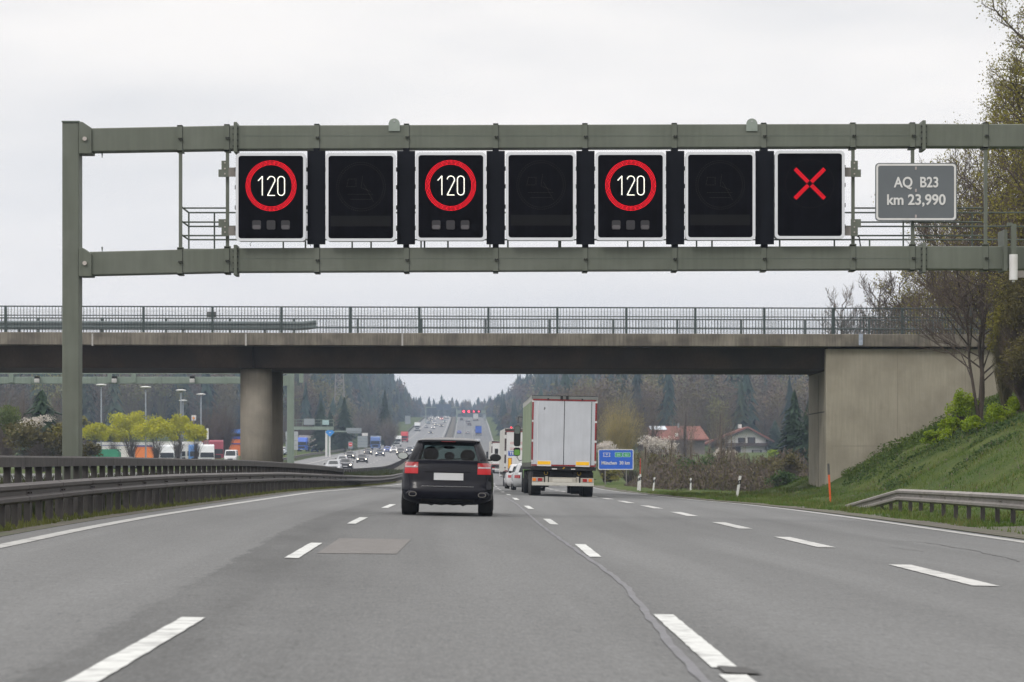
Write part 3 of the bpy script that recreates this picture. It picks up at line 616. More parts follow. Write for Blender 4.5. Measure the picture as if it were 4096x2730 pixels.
for i,(x,yc,w,h,Y,m,lb) in enumerate([(2420,1800,190,70,262,BLOS,'whitish blossoming bush directly above the blue sign'),(2620,1790,210,110,262,BLOS,'grey-white blossoming bush right of the blue sign'),(2520,1850,260,90,268,LBRN,'brown scrub behind the blue sign'),
     (2640,1880,170,150,250,LBRN,'dark brown bush behind the red pole'),(2790,1900,200,170,222,LDARK,'dark green bush behind the delineator posts'),(2930,1900,220,190,235,LBRN,'brown scrub below the farmhouse'),
     (3060,1870,190,110,228,LBRN,'reddish brown scrub below the gabled house'),(3160,1870,150,120,215,LBRN,'brown scrub at the foot of the abutment'),(3110,1820,70,50,420,LBR,'light green bush next to the gabled house'),(2440,1905,130,80,262,LOLIVE,'low green bush beneath the blue sign'),
     (3150,1930,160,90,185,LDARK,'low dark green ivy-like bush by the abutment foot'),(2730,1945,120,50,230,LOLIVE,'low olive tuft bush at verge edge'),(2890,1830,120,80,300,BLOS,'pale blossoming bush in front of the garden'),(3010,1930,150,80,215,LBRN,'low brown bramble by the leaning delineator')]):
    shrub('bush',lb,x,yc,Y,w,h,130+i,m,1700,.09,group='bushes beyond the right verge',stem_n=220)

# --- right side, this side of and just behind the bridge
limbtree('bare_tree','slender dark tree with bare branches in front of the abutment wall',3918,0,118,10.2,151,TWIG,LOLIVE,lean=(.2,.3),trunk_r=.115,first=.2,n1=26,n2=8,n3=7,up=.6,spread=.36,twig=.013,X=19.9,fork=2)
for i,(X,Y,H,lb,k) in enumerate([(18.1,152,8.8,'fine-twigged bare tree reaching furthest left over the bridge end',dict(leaf=0)),(19.9,150,8.6,'small bare tree behind the bridge railing, leftmost of the row',dict(leaf=0)),(21.6,155,10.0,'bare bushy tree behind the right end of the bridge railing',dict(leaf=1)),
      (24.0,150,13.5,'taller bare tree behind the grey kilometre sign',dict(leaf=1)),(26.6,156,17.0,'budding tree filling the gap right of the kilometre sign',dict(leaf=2)),(28.5,150,17.5,'budding tree at the right edge behind the gantry',dict(leaf=2)),
      (22.9,146,8.6,'low twiggy tree just above the bridge fascia',dict(leaf=1)),(27.3,146,10.5,'thick bare tree right above the abutment',dict(leaf=1))]):
    limbtree('bare_tree',lb,0,0,Y,H,160+i,TWIG if i%2 else TWIGG,LOLIVE,X=X,group='bare trees behind the bridge end',trunk_r=.15,first=.12,n1=25,n2=7,n3=6,up=.75,spread=.36,twig=.015,leafsize=.07,fork=3,**k)
limbtree('tall_tree','tall tree with fresh yellow-green leaves at the top right corner',0,0,104,17.0,181,TWIG,LOLIVE,X=21.2,trunk_r=.2,first=.25,n1=46,n2=8,n3=6,up=.55,spread=.235,twig=.014,leaf=4,leafsize=.055,fork=1)
limbtree('tall_tree','second budding tree at the right edge behind the tall corner tree',0,0,118,13.5,182,TWIG,LOLIVE,X=22.3,trunk_r=.18,first=.1,n1=40,n2=8,n3=6,up=.5,spread=.32,twig=.014,leaf=3,leafsize=.065,fork=1)
for i,(px,py,w,h,Y,m,st,lb) in enumerate([(4100,1270,330,420,112,LBRN,TWIG,'dense dark olive thicket right of the slender tree'),(4110,1500,320,360,109,LBRN,TWIG,'tall brown thicket at the right edge above the bright shrubs'),(4130,900,330,520,120,LOLIVE,TWIG,'high budding thicket at the right edge beneath the gantry beam'),(4020,1330,150,300,114,LOLIVE,TWIGO,'olive budding bush touching the slender tree')]):
    shrub('thicket',lb,px,py,Y,w,h,190+i,m,6500,.05,group='thicket on the embankment',stem_n=700,clumps=34,stems=st)
for i,(px,py,w,h,Y,lb) in enumerate([(3850,1632,135,145,118,'bright green shrub against the abutment wall, highest of the group'),(3752,1762,150,105,115,'bright green shrub lowest down the bank, left of the others'),(3886,1736,120,95,112,'bright green shrub below the slender trunk'),(3990,1684,150,100,112,'bright green shrub just right of the slender trunk'),(4075,1670,110,90,113,'bright green shrub nearest the right edge'),(3805,1700,110,80,116,'bright green shrub in the gap between the highest and the lowest shrub')]):
    shrub('bright_shrub',lb,px,py,Y,w,h,200+i,LBR,3200,.05,group='bright green shrubs on the embankment',stem_n=60,clumps=24,hollow=.2)
def scatter(name,label,fn,n,size,seed,mt,cat='undergrowth',stretch=1.0):
    """leaf and twig sized faces standing over the land; fn gives x, y and the height of the growth there"""
    r=np.random.default_rng(seed); p=[]
    while len(p)<n:
        q=fn(r)
        if q is None: continue
        x,y,h=q; p.append((x,y,tz(x,y)+h*r.random()**.8))
    p=np.array(p); a=r.normal(size=(n,3)); a[:,2]=np.abs(a[:,2])*stretch; a/=np.linalg.norm(a,axis=1)[:,None]; b=np.cross(a,r.normal(size=(n,3))); b/=np.linalg.norm(b,axis=1)[:,None]; s_=size*r.uniform(.5,1.3,(n,1)); a*=s_; b*=s_*(.55 if stretch<=1 else .2)
    return tag(npmesh(name,np.stack([p-a,p+b,p+a,p-b],1).reshape(-1,3),np.arange(4*n).reshape(n,4),mt),label,cat,kind='stuff')
def lump(x,y,k=1.0): return max(0,.5+.5*math.sin(x*1.7*k+1.3*math.sin(y*.9*k))*math.sin(y*.6*k+x*.4))
def f1(r):
    y=125.5+4.6*r.random(); x=15.4+8*r.random(); return x,y,(.15+.4*lump(x,y,1.3))*(1 if r.random()<.7 else .5)
scatter('weeds','dark weedy growth along the sloping foot of the abutment wall',f1,9000,.06,61,foliage('weed_green',(.045,.085,.016),(.11,.145,.034),1.0))
def f2(r):
    y=205+45*r.random(); x=float(REDGE(y))+4.5+20*r.random(); e=min(1,(x-float(REDGE(y))-4.5)/2); return x,y,(.5+(1.5 if y<222 else 2.9)*lump(x,y,.5))*e
scatter('scrub','tangled brown scrub between the right verge and the farmhouse meadow',f2,36000,.14,62,LBRN,stretch=1.6)
scatter('brambles','grey twiggy brambles mixed into the brown scrub beyond the right verge',f2,22000,.26,63,TWIG,stretch=3)
def f4(r):
    y=60+66*r.random(); x=11.6+9*r.random()**.7; l=lump(x,y,.6)
    if l<.35: return None
    return x,y,.45*l
scatter('dead_stalks','thin pale dead stalks standing among the grass of the right bank',f4,1800,.06,65,TWIGG,stretch=4)
def f3(r):
    y=98+26*r.random(); x=14.5+8*r.random(); l=lump(x,y,.8)
    if l<.55: return None
    return x,y,.5*(l-.4)
scatter('herbs','low leafy herbs in patches on the right bank',f3,5000,.06,64,LDARK)

# --- grass
def tufts(name,label,fn,n,seed,hgt,mt,w=.018):
    r=np.random.default_rng(seed); p=[];hh=[]
    while len(p)<n:
        q=fn(r)
        if q is None: continue
        p.append(q[:3]); hh.append(q[3])
    p=np.array(p); h=(hgt*np.array(hh)*r.uniform(.5,1.3,n))[:,None]
    a=r.uniform(0,6.28,n); s=np.stack([np.cos(a),np.sin(a),0*a],1)*(w*r.uniform(.6,1.6,n))[:,None]; tip=r.normal(size=(n,3))*.35; tip[:,2]=1; tip=tip*h
    V=np.stack([p-s,p+s,p+tip],1).reshape(-1,3); o=npmesh(name,V,np.arange(3*n).reshape(n,3),mt)
    return tag(o,label,'grass',kind='stuff')
GRM=foliage('grass_blades',(.052,.104,.016),(.125,.168,.036),.40,.3); GRM2=foliage('grass_blades_dry',(.075,.09,.02),(.15,.16,.05),.7,.3)
def gr(r):
    y=42+125*r.random()**.8; x=float(REDGE(y))+1.1+ r.random()**1.25*16
    px=CX+x/y*F
    if px>4160 or (y>128 and x>14.9 and y<141): return None
    if math.sin(x*1.9+y*.21)*math.sin(y*.33-x)*.5+.5<r.random()*.55: return None
    return x,y,tz(x,y)-.01,1.0
tufts('grass','short green grass covering the right bank and verge',gr,70000,5,.11,GRM,.014)
def gr2(r):
    q=gr(r)
    if q is None or math.sin(q[0]*1.1+q[1]*.5)*math.sin(q[1]*.23-q[0]*.7)<.25*r.random(): return None
    return q
tufts('dry_grass','paler taller grass tufts in patches on the right bank',gr2,9000,15,.19,GRM2,.016)
def gl(r):
    y=30+170*r.random()**1.3; x=float(LEDGE(y))-.85-r.random()**1.4*1.6; return x,y,float(g(x,y))-.01,1.0
tufts('median_grass','scrubby grass growing along the foot of the left crash barrier',gl,26000,6,.085,GRM2,.012)
def gm(r):
    y=32+270*r.random()**1.3; x=float(LEDGE(y))-1.9-r.random()*3.5; return x,y,float(g(x,y))-.08,1.0
tufts('median_growth','low green growth behind the left crash barrier',gm,30000,8,.62,foliage('median_weeds',(.02,.03,.012),(.06,.065,.025),.5),.045)

# ------------------------------------------------------------------ sign gantry over our carriageway
K=4096/2353.0; GY=55.0
def gx(x,Y=GY): return (x*K-CX)/F*Y
def gz(y,Y=GY): return (CY-y*K)/F*Y
FY=GY   # front face of the beams
org=(gx(166),GY+.2,tz(gx(166),GY))
gan=thing('sign_gantry','green steel sign gantry spanning the road with two long box beams','gantry',org)
gb=lambda mb,n,m=STEEL,p=gan,**k: mb.build(n,m,p,org=org,**k)
m=MB(); m.box(gx(143),gx(182),GY-.02,GY+.42,org[2]-.3,gz(282)); gb(m,'post',bevel=.02)
m=MB(); m.box(gx(2628),gx(2668),GY-.02,GY+.42,tz(gx(2645),GY)-.3,gz(282)); gb(m,'post',bevel=.02)
m=MB(); m.box(gx(142.3),gx(183),GY-.04,GY+.44,gz(282)+.0,gz(282)+.03); gb(m,'post_cap',STEELD)
def beamseg(x0,x1,t0,t1,b0,b1,name,y0=GY,y1=GY+.38):
    m=MB(); v=[]
    for y in (y0,y1):
        v+=[(gx(x0),y,gz(b0)),(gx(x1),y,gz(b1)),(gx(x1),y,gz(t1)),(gx(x0),y,gz(t0))]
    m.add(v,[(0,1,2,3),(7,6,5,4),(0,4,5,1),(1,5,6,2),(2,6,7,3),(3,7,4,0)]); gb(m,name,bevel=.02)
for nm,(ta,tb,tc_,ba,bb,bc) in (('upper_beam',(295,288.5,284.5,349,343.5,337.5)),('lower_beam',(579,570.5,565.5,633,625.5,619))):
    beamseg(205,540.5,ta,tb,ba,bb,nm); beamseg(542.5,2121,tb,tc_,bb,bc,nm); beamseg(2124,2630,tc_+.3,tc_+2,bc,bc+1.5,nm)
    # weld seam
    m=MB(); zs=(gz(tb)+gz(bb))/2+.03; m.box(gx(545),gx(2119),GY-.004,GY+.01,zs-.004,zs+.004); gb(m,'seam',STEELD)
for ty,by in ((281,354),(570,636)):
    m=MB(); m.prism([(gx(182),gz(ty)),(gx(190),gz(ty)),(gx(211),gz(ty+14)),(gx(211),gz(by)),(gx(182),gz(by))],GY-.05,GY+.43); gb(m,'bracket',STEEL,bevel=.01)
    m=MB(); m.cyl((gx(196),GY-.05,gz((ty+by)/2+3)),.042,-.05,'y',12); gb(m,'bolt',mat('bolt_light',(.42,.38,.36),.6))
def tb_at(x,up):
    if up: return (np.interp(x,[205,541,2121],[295,288.5,284.5]),np.interp(x,[205,541,2121],[349,343.5,337.5]))
    return (np.interp(x,[205,541,2121],[579,570.5,565.5]),np.interp(x,[205,541,2121],[633,625.5,619]))
CL=[413,521,728,934,1139,1344,1549.5,1755,1960,2097,2265]
for up in (1,0):
    for x in CL:
        t,b=tb_at(x,up); x0,x1=gx(x-6),gx(x+6)
        m=MB(); m.box(x0,x1,GY-.016,GY-.002,gz(b)-.03,gz(t)+.025); m.box(x0,x1,GY-.016,GY+.4,gz(t)+.002,gz(t)+.025); m.box(x0,x1,GY-.016,GY+.4,gz(b)-.03,gz(b)-.006)
        m.box(gx(x-2),x1,GY-.06,GY-.016,gz((t+b)/2)-.035,gz((t+b)/2)+.01)
        c=gb(m,'clamp',STEEL)
        m=MB(); m.cyl((gx(x-.5),GY-.06,gz((t+b)/2)-.012),.016,-.02,'y',8).cyl((gx(x+4),GY-.06,gz((t+b)/2)-.012),.016,-.02,'y',8).box(x1,x1+.008,GY-.012,GY-.003,gz(b),gz(t)); m.build('clamp_bolt',DARK,c,org=org)
    for x in (541.5,2122.5):
        t,b=tb_at(x,up); m=MB(); m.box(gx(x-4),gx(x+4),GY-.07,GY+.45,gz(b)-.07,gz(t)+.06); f=gb(m,'flange',STEEL,bevel=.012)
        m=MB()
        for k in range(4):
            for s in (-1,1): m.cyl((gx(x+s*5),GY-.045,gz(b)+(gz(t)-gz(b))*(k+.5)/4),.014,.09,'y',8)
        m.build('flange_bolt',DARK,f,org=org)
for x in (413,521,1960,2097,2265):
    t=tb_at(x,1)[1]; b=tb_at(x,0)[0]; m=MB(); m.box(gx(x-2.5),gx(x+4.5),GY+.02,GY+.12,gz(b),gz(t)); m.box(gx(x-6),gx(x+8),GY+.0,GY+.14,gz(t)-.045,gz(t)); m.box(gx(x-6),gx(x+8),GY,GY+.14,gz(b),gz(b)+.045); gb(m,'strut',STEEL)
for x0,x1 in ((706.5,748),(912.5,954),(1118,1160),(1324,1366),(1530,1572),(1735,1778)):
    m=MB(); m.box(gx(x0),gx(x1),GY-.06,GY-.02,gz(562.5),gz(348)); m.box(gx(x0+14),gx(x1-14),GY-.02,GY+.1,gz(570),gz(341)); gb(m,'filler_panel',BLACK)
m=MB()
for x in (906,1727.5):
    p=[(gx(x-13),gz(302)),(gx(x+13),gz(302)),(gx(x+13),gz(288))]+[(gx(x+13*math.cos(R(a))),gz(286-13*math.sin(R(a)))) for a in range(0,181,20)]+[(gx(x-13),gz(288))]
    m=MB(); m.prism(p,GY-.03,GY-.018); l=gb(m,'lifting_lug',mat('steel_lug',(.24,.28,.25),.5)); m=MB(); m.cyl((gx(x),GY-.031,gz(280)),.012,-.01,'y',8); m.build('bolt',CHROME,l,org=org)
# mounting plates beside the outer signs
for x,s in ((518,1),(1962,-1)):
    for y0,y1,y2,y3 in ((371,408,391,408),(505,544,505,524)):
        m=MB(); m.box(gx(x-8),gx(x+8),GY-.09,GY-.05,gz(y1),gz(y0)); m.box(gx(x-s*15)if s>0 else gx(x+8),gx(x-8) if s>0 else gx(x+15),GY-.09,GY-.06,gz(y3),gz(y2)); pl=gb(m,'mounting_plate',STEEL)
        m=MB(); a,b=(gx(x+8),gx(x+25)) if s>0 else (gx(x-22),gx(x-8)); m.box(a,b,GY-.085,GY-.065,gz((y0+y1)/2+18),gz((y0+y1)/2-3)); m.build('side_clip',GALV,pl,org=org)
        m=MB()
        for q in (5,18,30): m.cyl((gx(x),GY-.09,gz(y0+q)),.015,-.015,'y',8)
        m.build('bolt',mat('bolt_light',(.42,.38,.36),.6),pl,org=org)
for x in (701,852,975,1029,1167,1288,1480,1637,1793,2000):
    m=MB(); m.cyl((gx(x),GY+.12,gz(tb_at(x,0)[0])),.017,.14,'z',8); gb(m,'small_prop',STEELD)
for x,z0,z1 in ((233,349,362),(233,567,579)):
    m=MB(); m.cyl((gx(x),GY+.1,gz(z1)),.006,gz(z0)-gz(z1),'z',6,.018); gb(m,'drain_spike',STEELD)
# walkway with railings behind the signs
def zr(v): return v
wk=MB(); wk.box(gx(413)+.02,gx(2625),GY+.42,GY+1.35,4.30,4.34); wko=gb(wk,'walkway',STEELD)
for Yr,x0,x1,ext in ((GY+.40,415,521,0),(GY+.40,1965,2265,0),(GY+1.4,415,2625,1)):
    a,b=gx(x0),gx(x1)
    m=MB()
    for z in (5.15,4.87,4.60): m.tube([(a,Yr,z),(b,Yr,z)],.018,6)
    if ext:
        xx=a
        for z in (5.15,4.87,4.60): m.tube([(a,GY+.1,z),(a,Yr,z)],.018,6)
        k=0
        while xx<b: m.tube([(xx,Yr,4.34),(xx,Yr,5.15)],.018,6); xx+=(.52 if k==0 else 1.4); k+=1
    m.build('walkway_railing',STEELD,wko,org=org)
# cables hanging from the signs
m=MB()
for x,s in ((556,1),(694,1),(912,1),(1114,1),(1319,1),(1524,1),(1730,1)):
    m.tube([(gx(x+22),GY+.05,gz(556)),(gx(x+18),GY+.02,gz(561)),(gx(x+20),GY+.02,gz(566))],.006,5)
m.tube([(gx(1965),GY+.05,gz(540)),(gx(1975),GY+.05,gz(545)),(gx(1978),GY+.05,gz(566))],.014,6)
gb(m,'cable',DARK)

# ------------------------------------------------------------------ variable message signs
def sign_base(label,x0,x1,y0,y1,**k):
    cx=(gx(x0)+gx(x1))/2; cz=(gz(y0)+gz(y1))/2; t=thing('message_sign',label,'message sign',(cx,GY-.2,cz),0,'variable message signs hanging in the gantry')
    w=(gx(x1)-gx(x0))/2; h=(gz(y0)-gz(y1))/2
    m=MB(); m.prism(rrect(-w+.015,w-.015,-h+.015,h-.015,.06),.0,.34); m.build('housing',STEELD,t)
    m=MB(); ringmesh(m,rrect(-w,w,-h,h,.085),rrect(-w+.055,w-.055,-h+.055,h-.055,.055),-.03,0); m.build('frame',WHITEF,t)
    m=MB(); m.prism(rrect(-w+.05,w-.05,-h+.05,h-.05,.055),-.016,-.001); m.build('screen',SCREEN,t)
    # hinges on the housing edge
    m=MB()
    for s in (-1,1):
        for z in (-.62,-.2,.2,.55): m.box(s*w-(.0 if s>0 else .02),s*w+(.02 if s>0 else 0),.01,.06,z*h/.87-.04,z*h/.87+.04)
    m.build('hinge',DARK,t)
    return t,w,h
def dot(mb,x,z,r,y=-.02,n=6):
    mb.add([(x+r*math.cos(math.pi*2*k/n),y,z+r*math.sin(math.pi*2*k/n)) for k in range(n)],[tuple(range(n))][:1])
def stroke(pts,step):
    out=[];carry=0
    for a,b in zip(pts,pts[1:]):
        L=math.dist(a,b); d=carry
        while d<L: out.append((a[0]+(b[0]-a[0])*d/L,a[1]+(b[1]-a[1])*d/L)); d+=step
        carry=d-L
    return out
def arc(cx,cz,rx,rz,a0,a1,n=10): return [(cx+rx*math.cos(R(a0+(a1-a0)*i/n)),cz+rz*math.sin(R(a0+(a1-a0)*i/n))) for i in range(n+1)]
def digit(c,w,h):
    if c=='1': return [(-w*.42,h*.28),(w*.12,h*.5),(w*.12,-h*.5)]
    if c=='2': return arc(0,h*.5-w*.5,w*.5,w*.5,170,-20)+[(-w*.5,-h*.5),(w*.52,-h*.5)]
    return arc(0,h*.5-w*.46,w*.46,w*.46,0,180)+arc(0,-h*.5+w*.46,w*.46,w*.46,180,360)+[(w*.46,h*.5-w*.46)]
def speed(label,x0,x1,y0,y1,cx,cy,lamps=True,br=1.0):
    t,w,h=sign_base(label,x0,x1,y0,y1); ox=gx(cx)-(gx(x0)+gx(x1))/2; oz=gz(cy)-(gz(y0)+gz(y1))/2
    m=MB()
    for i,rr in enumerate((.493,.468,.443,.418)):
        n=int(2*math.pi*rr/.026)
        for k in range(n):
            a=2*math.pi*(k+.5*(i%2))/n; dot(m,ox+rr*math.cos(a),oz+rr*math.sin(a),.0072)
    m.build('red_ring',LEDR,t)
    for c,dx in (('1',-.195),('2',0),('0',.195)):
        m=MB(); base=digit(c,.145,.375)
        for off in (0,.011):
            for (x,z) in stroke(base,.0185):
                dot(m,ox+dx+x+off,oz+z-(off*.5),.0068)
        m.build('digit',LEDW,t)
    if lamps:
        for k,s in enumerate((-33,0,33)):
            lx=gx(cx+s)-gx(cx); m=MB(); m.prism(rrect(ox+lx-.085,ox+lx+.085,gz(530)-gz((y0+y1)/2),gz(509)-gz((y0+y1)/2),.03,3),-.03,-.016)
            l=m.build('flasher_lens',mat('flasher_dark',(.022,.021,.025),.4),t)
            if s: m=MB(); m.prism(rrect(ox+lx-.078,ox+lx+.078,gz(529)-gz((y0+y1)/2),gz(520)-gz((y0+y1)/2),.03,3),-.034,-.03); m.build('reflector',mat('flasher_light',(.085,.08,.087),.5),l)
    return t
def blank(label,x0,x1,y0,y1,cx,cy,streaks=False):
    t,w,h=sign_base(label,x0,x1,y0,y1); ox=gx(cx)-(gx(x0)+gx(x1))/2; oz=gz(cy)-(gz(y0)+gz(y1))/2; m=MB()
    for rr in (.48,.44):
        n=70
        for k in range(n): a=2*math.pi*k/n; dot(m,ox+rr*math.cos(a),oz+rr*math.sin(a),.007)
    for q in ([(-.25,.15),(-.1,.15),(-.1,0),(-.28,0),(-.25,.15)],[(.03,.2),(.0,-.02),(.2,-.1)],[(-.25,-.15),(.25,-.15)],[(.05,.05),(.25,-.3)],[(-.2,-.25),(.2,-.25)]):
        for x,z in stroke(q,.03): dot(m,ox+x,oz+z,.007)
    m.build('unlit_print',LEDO,t); m=MB(); m.box(-w+.1,w-.1,-.02,-.0165,-h*.66,-h*.42); m.build('text_panel',mat('text_panel',(.0065,.0065,.0075),.6,0,.1,spec=.12),t)
speed('lit message sign showing a red ringed 120, first from the left',544,705,355,557,625,430)
blank('switched-off black message sign between the first and second 120 signs',750,911,355,557,831,432)
speed('brightly lit red ringed 120 message sign, second of three',956,1117,353.5,555.5,1036,429)
blank('switched-off black message sign between the second and third 120 signs',1162,1322.5,353,555,1243,428)
speed('lit red ringed 120 message sign with rain streaks, third of three',1367,1528,353,555,1448,429)
blank('switched-off black message sign left of the red cross sign',1573,1733.5,352.5,554.5,1653,428)
t,w,h=sign_base('lit message sign showing a red diagonal cross, last in the row',1778,1938,349.5,551.5)
ox=gx(1858)-gx((1778+1938)/2); oz=gz(425)-gz((349.5+551.5)/2); m=MB()
for a,b in ((1,1),(1,-1),(-1,1),(-1,-1)):
    for i in range(13):
        for j in range(3):
            d=.055+i*.027; o=(j-1)*.027; q=1/math.sqrt(2); sx=(gx(1895)-gx(1858))/.283
            dot(m,ox+a*d*q*1.06-(o*q)*b*a*a,oz+b*d*q*1.06+(o*q)*a*b*b,.0082)
m.build('red_cross',LEDR,t); m=MB()
for k in range(80): dot(m,ox+.48*math.cos(k*math.pi/40),oz+.48*math.sin(k*math.pi/40),.006)
m.build('unlit_print',LEDO,t)
# grey kilometre sign
x0,x1,y0,y1=2009.5,2196.5,376.5,509.5
km=thing('kilometre_sign','grey board with white border reading AQ B23 km 23,990','sign',((gx(x0)+gx(x1))/2,GY-.12,(gz(y0)+gz(y1))/2))
w=(gx(x1)-gx(x0))/2; h=(gz(y0)-gz(y1))/2
m=MB(); m.prism(rrect(-w,w,-h,h,.075),0,.03); m.build('panel',GRAYT,km)
m=MB(); ringmesh(m,rrect(-w+.018,w-.018,-h+.018,h-.018,.065),rrect(-w+.055,w-.055,-h+.055,h-.055,.045),-.004,-.001); m.build('border',WHITEP,km)
text('AQ  B23',.285,WHITEP,'lettering',km,(gx(2104)-gx((x0+x1)/2)+.0,-.006,gz(422)-gz((y0+y1)/2)),sx=.86,bold=.006)
text('km 23,990',.29,WHITEP,'lettering',km,(0,-.006,gz(462)-gz((y0+y1)/2)),sx=.95,bold=.006)
m=MB()
for z in (.47,.03,-.48): m.box(-.022,.012,-.008,-.001,z-.03,z+.03)
m.build('fastener',mat('fastener',(.35,.31,.31),.6),km)
# detector tube hanging at the right end of the lower beam
dt=thing('traffic_detector','white tube detector hanging on a green bracket at the right end of the gantry','detector',(gx(2322),GY-.3,gz(600)))
o2=(gx(2322),GY-.3,gz(600))
m=MB(); m.cyl((gx(2322.5),GY-.3,gz(646)),.083,gz(588)-gz(646),'z',18); m.cyl((gx(2322.5),GY-.3,gz(651)),.03,.03,'z',12); m.build('tube',WHITEP,dt,org=o2)
m=MB(); m.box(gx(2317),gx(2328.5),GY-.34,GY-.26,gz(589),gz(518)); m.box(gx(2309),gx(2320),GY-.3,GY-.2,gz(523),gz(515)); m.build('hanger',STEEL,dt,org=o2)
m=MB(); m.box(gx(2303),gx(2311),GY-.2,GY+.5,gz(624),gz(530)); m.build('clamp_bar',STEEL,dt,org=o2)
m=MB(); m.box(gx(2330),gx(2375),GY-.33,GY-.25,gz(641),gz(625)); m.build('side_arm',GALV,dt,org=o2)

# ------------------------------------------------------------------ overpass
BY=130.0; bs=F/BY
def bx(px): return (px-CX)/bs
zt,zb=6.22,5.63; tilt=-.0024
bo=(bx(2048),BY,zt)
ov=thing('road_bridge','grey concrete road bridge crossing over the motorway','bridge',(0,BY,zt))
bb=lambda mb,n,mt,p=ov,**k: mb.build(n,mt,p,org=(0,BY,zt),**k)
def T(x): return tilt*x
def slab(x0,x1,y0,y1,z0,z1,m=None):
    m=m or MB(); m.prism([(x0,z0+T(x0)),(x1,z0+T(x1)),(x1,z1+T(x1)),(x0,z1+T(x0))],y0,y1); return m
bb(slab(-70,22.5,BY,BY+10.7,zb,zt),'deck',CONC,bevel=.03)
bb(slab(22.52,60,BY+.02,BY+10.7,zb-.1,zt-.02),'approach_slab',CONC)
m=MB()
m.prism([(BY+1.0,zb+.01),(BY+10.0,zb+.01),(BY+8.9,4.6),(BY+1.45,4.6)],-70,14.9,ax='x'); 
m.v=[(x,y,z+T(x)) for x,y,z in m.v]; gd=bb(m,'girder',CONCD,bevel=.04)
m=MB(); m.box(-12.25,-12.19,BY+.96,BY+1.4,4.62,zb); m.build('girder_joint',DARK,gd,org=(0,BY,zt))
m=MB()
for px in (1166+440,366,980): m.box(bx(px),bx(px)+.08,BY-.004,BY,zb+.0,zt-.01)
bb(m,'lime_streak',mat('lime_streak',(.34,.33,.32),.9,0,.1,3))
for i,(X,Y) in enumerate(((-12.22,BY+2.6),(-12.0,BY+6.2))):
    m=MB(); m.cyl((X,Y,-1.7),.76,4.62+1.7+.03,'z',40); p=bb(m,'pier',CONCP,smooth=False); p.data.polygons.foreach_set('use_smooth',[len(q.vertices)==4 for q in p.data.polygons])
m=MB(); m.prism([(14.75,-2.4),(24.5,-2.4),(24.5,zb-.12),(14.75,zb-.12)],BY+.35,BY+1.0); ab=bb(m,'abutment',CONCW,bevel=.03)
m=MB(); m.box(14.85,24.2,BY+1.0,BY+8.9,-2.4,4.5).box(14.91,24.2,BY+1.0,BY+8.9,4.58,zb-.15); m.build('abutment_core',CONCW,ab,org=(0,BY,zt))
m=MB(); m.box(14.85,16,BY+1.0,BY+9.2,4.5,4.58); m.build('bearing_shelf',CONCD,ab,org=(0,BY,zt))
m=MB(); m.box(14.84,14.852,BY+4.5,BY+4.54,-2.3,4.4); m.box(14.838,14.852,BY+1.01,BY+8.8,2.55,2.6); m.build('joint_line',mat('joint_dark',(.06,.055,.05),.9),ab,org=(0,BY,zt))
m=MB()
for x in (18.1,21.3): m.box(x,x+.02,BY+.346,BY+.352,-1.5,5.4)
m.box(15,20.5,BY+.346,BY+.352,.93,.95); m.build('shutter_line',mat('joint_faint',(.2,.175,.14),.9),ab,org=(0,BY,zt))
m=MB(); m.prism(rrect(bx(3435),bx(3451),(CY-1382)/bs,(CY-1336)/bs,.04,3),BY-.03,BY-.001); bb(m,'reflector_plate',mat('blue_grey_plate',(.30,.34,.42),.5,0,.3,14))
# railings along both edges
def railing(name,label,Y,x0,x1,off):
    o=(0,Y,zt); t=thing(name,label,'railing',o,0,'railings on the bridge')
    H=1.22; m=MB()
    for z,r_ in ((H,.035),(.80,.024),(.24,.024)): 
        m.tube([(x0,Y,zt+z+T(x0)),(x1,Y,zt+z+T(x1))],r_,6)
    m.build('rail',RAILG,t,org=o)
    m=MB(); x=x0
    while x<x1: m.box(x,x+.022,Y-.011,Y+.011,zt+T(x),zt+H+T(x)); x+=.148
    m.build('bars',RAILG,t,org=o)
    x=off
    while x<x1:
        if x>x0: MB().box(x-.055,x+.055,Y-.05,Y+.05,zt-.02+T(x),zt+H-.01+T(x)).build('post',RAILG,t,org=o)
        x+=3.235
    return t
railing('bridge_railing','green metal railing on the near edge of the bridge',BY+.16,-42,26,bx(1401)-20*3.235)
railing('bridge_railing','green metal railing on the far edge of the bridge, partly hidden',BY+10.5,-42,30,((1431-CX)/F*(BY+10.5))-20*3.235)
# wire mesh behind the near railing
m=MB()
x=-30
while x<24: m.box(x,x+.006,BY+.22,BY+.226,zt+T(x),zt+1.1+T(x)); x+=.07
for k in range(16): m.prism([(-30,zt+.07*k+T(-30)),(24,zt+.07*k+T(24)),(24,zt+.07*k+.006+T(24)),(-30,zt+.07*k+.006+T(-30))],BY+.22,BY+.226)
tag(m.build('mesh_fence',mat('wire',(.3,.31,.32),.6,.3),None,org=(0,BY,zt)),'fine wire mesh fixed behind the near bridge railing','mesh fence')
